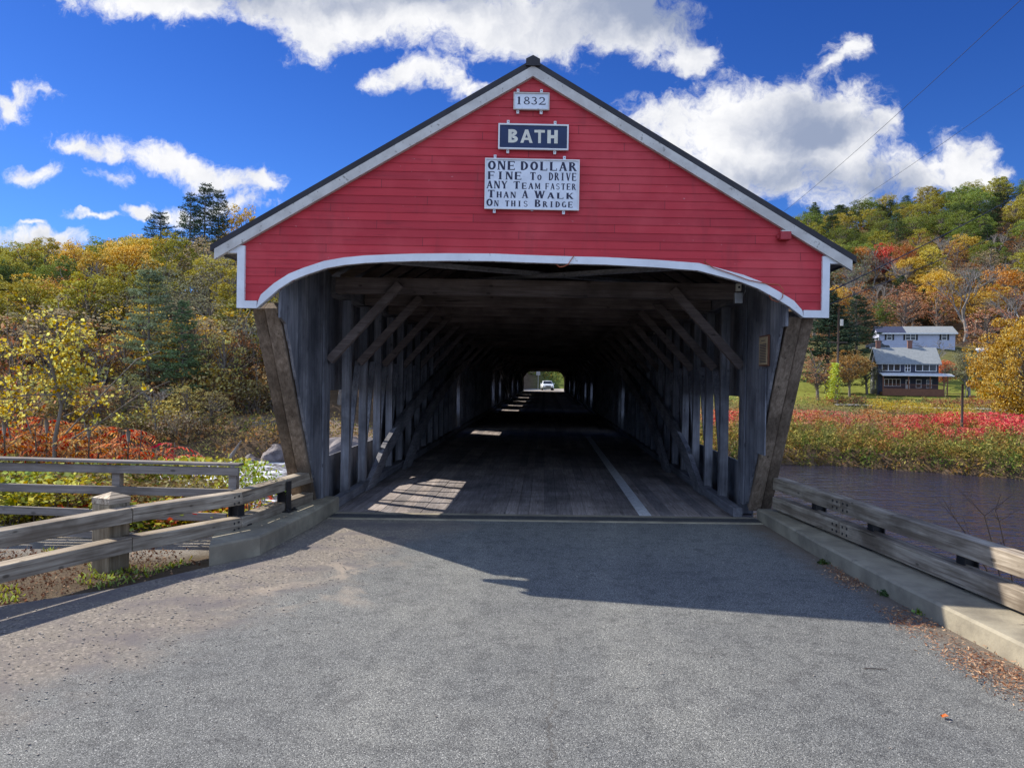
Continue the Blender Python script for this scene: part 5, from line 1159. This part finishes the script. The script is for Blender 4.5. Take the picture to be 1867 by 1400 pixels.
bs = [(255, 71, 1.5), (290, 70.8, 1.2), (318, 71.5, 1.5), (345, 71, 1.7), (372, 71.6, 2.0), (400, 71.2, 1.7), (424, 71.8, 1.9), (448, 71.3, 1.6), (470, 71.5, 1.9), (498, 72, 1.7), (240, 60, 1.3), (275, 59, 1.1), (305, 61, 1.4), (335, 59.5, 1.0), (362, 61.5, 1.1), (400, 63, .8), (440, 63.3, .7), (150, 66, 1.9), (190, 66, 1.7), (215, 63, 1.8), (120, 63, 2), (60, 66, 2), (90, 62, 1.8), (20, 64, 2)]
bsc = [(.32, .26, .07), (.20, .15, .07), (.40, .24, .08), (.19, .20, .05), (.50, .38, .08), (.34, .18, .07), (.26, .20, .12)]
BSM = [shrub_mesh(180 + i, 1.6, 1.9, 620, .18, 'leaves', .6, 16) for i in range(3)]
bs.sort()
for j, (px, Y, s_) in enumerate(bs):
    x = foot(px, Y); t = thing('bank_shrub', (NUM[j] + ' tangled shrub from the left on the far left bank near the dirt path') if j else 'leftmost tangled shrub on the far left bank near the dirt path', 'shrub', (x, Y, Hs(x, Y) - .1), j, 'shrubs on the far left bank'); t.scale = (s_, s_, s_ * .9); st, fo = BSM[j % 3]; hang('stems', st, t); t.scale.z *= (.6, 1.0, .75, 1.25, .5)[j % 5]; hang('foliage', fo, t, bsc[j % 7])
# ------------------------------------------------------------------ houses
def window(parent, x0, x1, y, z0, z1, nx_=1, nz_=1, fr=.09, shutters=False):
    q = MB(); q.box(x0, x1, y - .02, y - .005, z0, z1); w = q.build('window', 'glass', parent)
    q = MB(); q.box(x0 - fr, x1 + fr, y - .06, y - .021, z0 - fr, z0); q.box(x0 - fr, x1 + fr, y - .06, y - .021, z1, z1 + fr); q.box(x0 - fr, x0, y - .06, y - .021, z0, z1); q.box(x1, x1 + fr, y - .06, y - .021, z0, z1)
    for i in range(1, nx_): a = x0 + (x1 - x0) * i / nx_; q.box(a - .05, a + .05, y - .058, y - .021, z0, z1)
    for i in range(1, nz_): a = z0 + (z1 - z0) * i / nz_; q.box(x0, x1, y - .056, y - .021, a - .035, a + .035)
    q.build('frame', 'trim white', w)
    if shutters:
        for sg in (-1, 1): q = MB(); a = x0 - fr - .38 if sg < 0 else x1 + fr + .02; q.box(a, a + .36, y - .07, y - .01, z0 - .05, z1 + .05); q.build('shutter', 'steel black', w)
HY = 125.0; s_ = HY / F
HR = R(14); HC, HS_ = math.cos(HR), math.sin(HR)
def lx(px, Yd, px0): u_ = UX(px); return (u_ * Yd - UX(px0) * Yd) / (HC + u_ * HS_)
def hx(px): return UX(1600) * HY + lx(px, HY, 1600)
def hz(py): return at(1656, py, HY).z
gz = hz(721); x0 = hx(1600); x1 = hx(1711); t = thing('blue_house', 'two-storey dark blue house with grey roof and brown porch facing the river', 'house', (x0, HY, gz), -HR); H0 = Vector((x0, HY, gz))
def rel(px, py): return hx(px) - H0.x, hz(py) - H0.z
wx = x1 - x0; ez = hz(662) - gz; rz_ = hz(637) - gz + .25; dp = 7.0
q = MB(); q.box(0, wx, 0, dp, -.8, ez); q.poly([(.001, 0, ez), (.001, dp, ez), (.001, dp / 2, rz_ - .12)], (wx - .002, 0, 0)); q.build('wall', 'house blue', t)
q = MB()
for sg in (0, 1):
    a = Vector((-.35, -.5 if not sg else dp + .5, ez - .28)); c_ = Vector((-.35, dp / 2, rz_)); q.poly([a, c_, c_ + Vector((0, 0, .16)), a + Vector((0, 0, .16))], (wx + .7, 0, 0))
rf = q.build('roof', 'shingle grey', t)
for pxc in (1603, 1662):
    cx_ = hx(pxc) - H0.x + .3; q = MB(); q.box(cx_ - .33, cx_ + .33, dp / 2 - .3, dp / 2 + .3, rz_ - .5, rz_ + 1.15); q.box(cx_ - .4, cx_ + .4, dp / 2 - .36, dp / 2 + .36, rz_ + 1.151, rz_ + 1.27); q.build('chimney', 'brick', rf)
for (a, b_, c_, d_, nn, mm) in ((1608.5, 1640, 664.5, 676, 3, 1), (1650, 1658.5, 664.5, 677, 2, 2), (1669.5, 1706, 664.5, 676, 3, 1), (1613, 1641, 692, 703.5, 4, 1), (1671, 1679, 692.5, 706, 1, 2), (1690, 1698, 692.5, 706, 1, 2)):
    xa, zt = rel(a, c_); xb, z0_ = rel(b_, d_); window(t, xa, xb, 0, z0_, zt, nn, mm)
for yy in (1.2, 4.6):
    for zz in (1.1, 3.4): q = MB(); q.box(-.05, -.004, yy, yy + .9, zz, zz + 1.2); w = q.build('window', 'glass', t); q = MB(); q.box(-.07, -.002, yy - .1, yy, zz - .1, zz + 1.3); q.box(-.07, -.002, yy + .9, yy + 1.0, zz - .1, zz + 1.3); q.box(-.068, -.002, yy, yy + .9, zz + 1.2, zz + 1.3); q.box(-.068, -.002, yy, yy + .9, zz - .1, zz); q.build('frame', 'trim white', w)
xa, zt = rel(1651, 692); xb, z0_ = rel(1659, 711); q = MB(); q.box(xa, xb, -.06, -.004, z0_, zt); dr = q.build('door', 'trim white', t); q = MB(); q.box(xa + .14, xb - .14, -.075, -.061, zt - .85, zt - .2); q.build('pane', 'glass', dr); q = MB(); q.box(xb - .14, xb - .08, -.09, -.0761 + .014, z0_ + .9, z0_ + .98); q.build('handle', 'steel black', dr)
pr = thing('porch', '', 'x', (0, 0, 0)); bpy.data.objects.remove(pr)
xa, z1_ = rel(1604, 684.5); xb, _ = rel(1730, 684.5); pd = -2.6
q = MB(); q.poly([(xa - .1, pd - .3, z1_ - .12), (xa - .1, -.08, z1_ + .28), (xa - .1, -.08, z1_ + .38), (xa - .1, pd - .3, z1_ - .0)], (xb - xa + .2, 0, 0)); q.build('porch_roof', 'trim white', t)
_, zr_ = rel(0, 708.5); _, zf = rel(0, 720)
q = MB(); q.box(xa, xb - 1.2, pd, -.08, .0, .55); q.box(xa, xb - 1.2, pd - .04, pd - .005, 0, 1.1); q.build('porch_deck', 'stain brown', t)
q = MB(); q.box(xa, xb - 1.2, pd - .03, pd + .05, 1.72, 1.8); nB = 60
for i in range(nB): a = xa + (xb - 1.2 - xa) * i / nB; q.box(a, a + .035, pd, pd + .03, 1.101, 1.719)
q.build('railing', 'stain brown', t)
for a in (xa, xa + 3.6, xa + 6.6, xa + 9.0, xb - 1.35): q = MB(); q.box(a, a + .14, pd - .06, pd + .08, 0, z1_ - .13); q.build('porch_post', 'stain brown', t)
q = MB(); a = xb - .1
for i in range(5): q.box(a - .9, a + 1.1 - .0, pd + .4 + i * .28, pd + .64 + i * .28, .1 + .0, .15 + .0 + (4 - i) * 0)
q.v = []; q.f = []
q.box(xb - 1.15, xb + 1.9, pd + .2, -.6, .42, .5); q.build('side_deck', 'stain brown', t)
for a in (xb - .95, xb + 1.75): q = MB(); q.bar((a - .12, pd + .1, -.15), (a + .1, pd + .25, 1.4), .1, .1, up=(0, 1, 0)); q.build('deck_post', 'tan board', t)
# upper house
HY2 = 165.0; s2 = HY2 / F; X2 = lambda px: UX(1601) * HY2 + lx(px, HY2, 1601); Z2 = lambda py: at(1670, py, HY2).z
gz = Z2(633); x0 = X2(1601); x1 = X2(1740); t = thing('white_house', 'low pale lavender house with black shutters on the slope above', 'house', (x0, HY2, gz), -HR); wx = x1 - x0; ez = Z2(609) - gz; rz_ = Z2(597) - gz + .2
q = MB(); q.box(0, wx, 0, 8, -1.5, ez); q.poly([(.001, 0, ez), (.001, 8, ez), (.001, 4, rz_ - .08)], (wx - .002, 0, 0)); q.build('wall', 'house grey', t)
for nm, m_, a, b_ in (('roof', 'shingle dark', -.4, wx * .36), ('roof', 'shingle grey', wx * .36 + .005, wx + .4)):
    q = MB()
    for sg in (0, 1): aa = Vector((a, -.5 if not sg else 8.5, ez - .06)); cc = Vector((a, 4, rz_)); q.poly([aa, cc, cc + Vector((0, 0, .15)), aa + Vector((0, 0, .15))], (b_ - a, 0, 0))
    q.build(nm, m_, t)
q = MB(); q.box(-.4, wx + .4, -.56, -.501, ez - .16, ez + .1); q.build('fascia', 'trim white', t)
for a, b_, nn in ((1616, 1624, 1), (1650, 1667, 2), (1716, 1724, 1)): window(t, X2(a) - x0, X2(b_) - x0, 0, 1.45, 2.75, nn, 2, .1, True)
# ------------------------------------------------------------------ cars
def car(name, label, x, y, z, rz, paint, group=None):
    t = thing(name, label, 'car', (x, y, z), rz, group)            # faces local -Y
    hw = .9; prof = [(-2.25, .38), (-2.28, .68), (-2.1, .86), (-1.2, .98), (-.62, 1.40), (-.2, 1.47), (.9, 1.45), (1.75, 1.05), (2.2, .98), (2.3, .6), (2.25, .36)]
    q = MB(); base = len(q.v); secs = ((-hw, .90), (-hw + .07, 1.0), (0, 1.03), (hw - .07, 1.0), (hw, .90))
    for xx, k_ in secs: q.v += [((xx if h_ < 1.0 else xx * .80), y_ * (1 if abs(xx) < hw else .985), .36 + (h_ - .36) * k_) for y_, h_ in prof]
    m_ = len(prof)
    for i in range(len(secs) - 1):
        for j in range(m_): a = i * m_ + j; b_ = i * m_ + (j + 1) % m_; q.f.append((a, a + m_, b_ + m_, b_))
    q.f.append(tuple(range(m_))); q.f.append(tuple(reversed(range(4 * m_, 5 * m_)))); q.build('body', paint, t, bevel=.03, smooth=False)
    q = MB(); q.quad((-.70, -1.16, 1.02), (.70, -1.16, 1.02), (.60, -.66, 1.41), (-.60, -.66, 1.41)); q.v = [(a, b_ - .02, c_ + .03) for a, b_, c_ in q.v]; q.build('windscreen', 'glass', t)
    for sg in (-1, 1):
        q = MB(); q.quad((sg * .915, -.85, .99), (sg * .915, 1.45, .99), (sg * .76, .95, 1.40), (sg * .76, -.45, 1.40)); q.build('side_window', 'glass', t)
        q = MB(); q.tube([(sg * .66, -2.24, .68), (sg * .66, -2.31, .68)], [.13, .11], 10); q.build('headlight', 'lamp lens', t)
        q = MB(); q.box(min(sg * .93, sg * 1.08), max(sg * .93, sg * 1.08), -.85, -.75, .98, 1.10); q.build('mirror', paint, t)
        for yy in (-1.4, 1.4):
            q = MB(); q.tube([(sg * .72, yy, .33), (sg * .93, yy, .33)], .33, 16); w = q.build('wheel', 'rubber', t); q = MB(); q.tube([(sg * .931, yy, .33), (sg * .94, yy, .33)], .2, 12); q.build('rim', 'galvanised', w)
    q = MB(); q.box(-.42, .42, -2.33, -2.29, .56, .76); q.build('grille', 'steel black', t); q = MB(); q.box(-.8, .8, -2.31, -2.27, .40, .48); q.build('bumper', 'steel black', t)
    return t
car('parked_car', 'white car on the road beyond the far end of the bridge', .35, 121, -.0, R(4), 'car white')
X_c = lambda px, Y: UX(px) * Y
car('parked_car', 'dark blue car parked in front, left of the white house', X_c(1612, 158), 158, Hs(X_c(1612, 158), 158), R(80), 'car blue', 'cars by the white house')
car('parked_car', 'dark grey car parked behind the blue one beside the white house', X_c(1600, 162), 162.5, Hs(X_c(1600, 162), 162.5), R(75), 'car dark', 'cars by the white house')
x = X_c(1789, 158); g = Hs(x, 158); t = thing('gas_tank', 'white cylindrical gas tank right of the white house', 'tank', (x, 158, g)); q = MB(); q.tube([(-1.15, 0, 1.0), (-1.0, 0, 1.0), (1.0, 0, 1.0), (1.15, 0, 1.0)], [.2, .5, .5, .2], 14); q.build('tank', 'trim white', t, smooth=True)
for a in (-.7, .7): q = MB(); q.box(a - .08, a + .08, -.35, .35, -.1, .52); q.build('leg', 'concrete', t)
# driveway on the lawn, and the lane below the house
def ribbon(name, pts, w, lab, m_='driveway', dz=.06):
    q = MB()
    for a, b_ in zip(pts, pts[1:]):
        d = Vector((b_[0] - a[0], b_[1] - a[1])).normalized(); nn = Vector((-d.y, d.x)) * w / 2; N_ = 8
        for i in range(N_):
            pa = [a[k_] + (b_[k_] - a[k_]) * i / N_ for k_ in (0, 1)]; pb = [a[k_] + (b_[k_] - a[k_]) * (i + 1) / N_ for k_ in (0, 1)]
            c4 = [(pa[0] - nn.x, pa[1] - nn.y), (pb[0] - nn.x, pb[1] - nn.y), (pb[0] + nn.x, pb[1] + nn.y), (pa[0] + nn.x, pa[1] + nn.y)]
            q.quad(*[(u_, v_, Hs(u_, v_) + dz) for u_, v_ in c4])
    tag(q.build(name, m_), lab, kind='structure')
ribbon('path', [(40, 107.5), (52, 107), (66, 106)], 1.2, 'pale lane below the lawn', dz=.12)
ribbon('driveway', [(62, 140), (66.5, 150), (71, 156), (78, 159)], 2.6, 'driveway climbing to the white house', dz=.15)
# ------------------------------------------------------------------ poles and wires
def pole(px, Y, ptop, pbot, r_, name, lab, arm=False, vine=False, tr_=False):
    a = at(px, pbot, Y); b_ = at(px, ptop, Y); t = thing(name, lab, 'pole', (a.x, Y, a.z)); h_ = b_.z - a.z; q = MB(); q.tube([(0, 0, -1.2), (0, 0, h_)], [r_, r_ * .75], 8); q.build('pole', 'pole wood', t, smooth=True)
    if arm: q = MB(); q.box(-1.3, 1.3, -.06, .06, h_ * .62, h_ * .62 + .12); q.build('crossarm', 'pole wood', t)
    if tr_: q = MB(); q.tube([(.38, -.1, h_ * .80), (.38, -.1, h_ * .80 + .9)], .24, 10); q.build('transformer', 'cream plastic', t)
    return t
pole(1526, 108, 560, 731, .17, 'utility_pole', 'wooden utility pole wrapped in yellow green vine with a transformer', True, True, True)
rng = np.random.default_rng(5); a = at(1522, 728, 107.8); top_ = at(1522, 662, 107.8).z - a.z; C = []
for i in range(1500):
    zz = rng.uniform(0, 1) ** .9; C.append((rng.normal() * (.62 - .42 * zz) - .35 + .35 * zz, rng.normal() * .4, zz * top_))
t = thing('climbing_vine', 'bright yellow green vine climbing the utility pole', 'vine', a); o = obj('leaves', quads_mesh('leaves', leafquads(np.array(C), .24, rng, .6), 'bright leaves'), t); o.color = (.52, .58, .05, 1); q = MB(); q.tube([(0, 0, -.4), (.1, 0, top_ * .5), (.25, 0, top_ * .95)], [.06, .05, .02], 5); q.build('stems', 'bark', t)
pole(1753, 79, 700, 806, .15, 'utility_pole', 'plain dark pole standing among the red sumacs')
def wire(pts, r_, lab):
    P_ = [Vector(p) for p in pts]; out = []
    for i in range(25):
        t_ = i / 24; p = P_[0].lerp(P_[1], t_); p.z -= 4 * pts[2] * t_ * (1 - t_) if len(pts) > 2 else 0; out.append(p)
    q = MB(); q.tube(out, r_, 5); tag(q.build('overhead_wire', 'steel black', smooth=True), lab, 'wire')
def wire2(a, Ya, b_, Yb, ext, r_, lab, sag=.1):
    p = at(*a, Ya); q_ = at(*b_, Yb); d = q_ - p; P0 = p - d * ext; P1 = q_ + d * .02; out = []
    for i in range(25): t_ = i / 24; v_ = P0.lerp(P1, t_); v_.z -= 4 * sag * t_ * (1 - t_); out.append(v_)
    q = MB(); q.tube(out, r_, 5); o = q.build('overhead_wire', 'steel black', smooth=True); tag(o, lab, 'wire')
wire2((1867, 343), 20, (1508, 534), 9.9, .6, .009, 'thick black wire running from the right to the bridge corner, upper of the two')
wire2((1867, 400), 20, (1508, 556), 9.9, .6, .006, 'thinner grey wire just below the thick black wire')
wire2((1852, 0), 26, (1430, 385), 60, .2, .010, 'faint wire crossing the sky above the right roof slope', .3)
wire2((1867, 148), 28, (1485, 413), 62, .2, .008, 'faint wire crossing the sky lower, towards the right hill', .3)
# things seen through the far end
e = at(981, 706, 119); t = thing('road_sign', 'sign on a thin post beyond the far end of the bridge', 'sign', (e.x, 119, -.02)); q = MB(); q.box(-.04, .04, -.03, .03, -.3, 3.2); q.build('post', 'galvanised', t); q = MB(); q.box(-.3, .3, -.06, -.035, 2.35, 3.0); q.build('plate', 'galvanised', t)
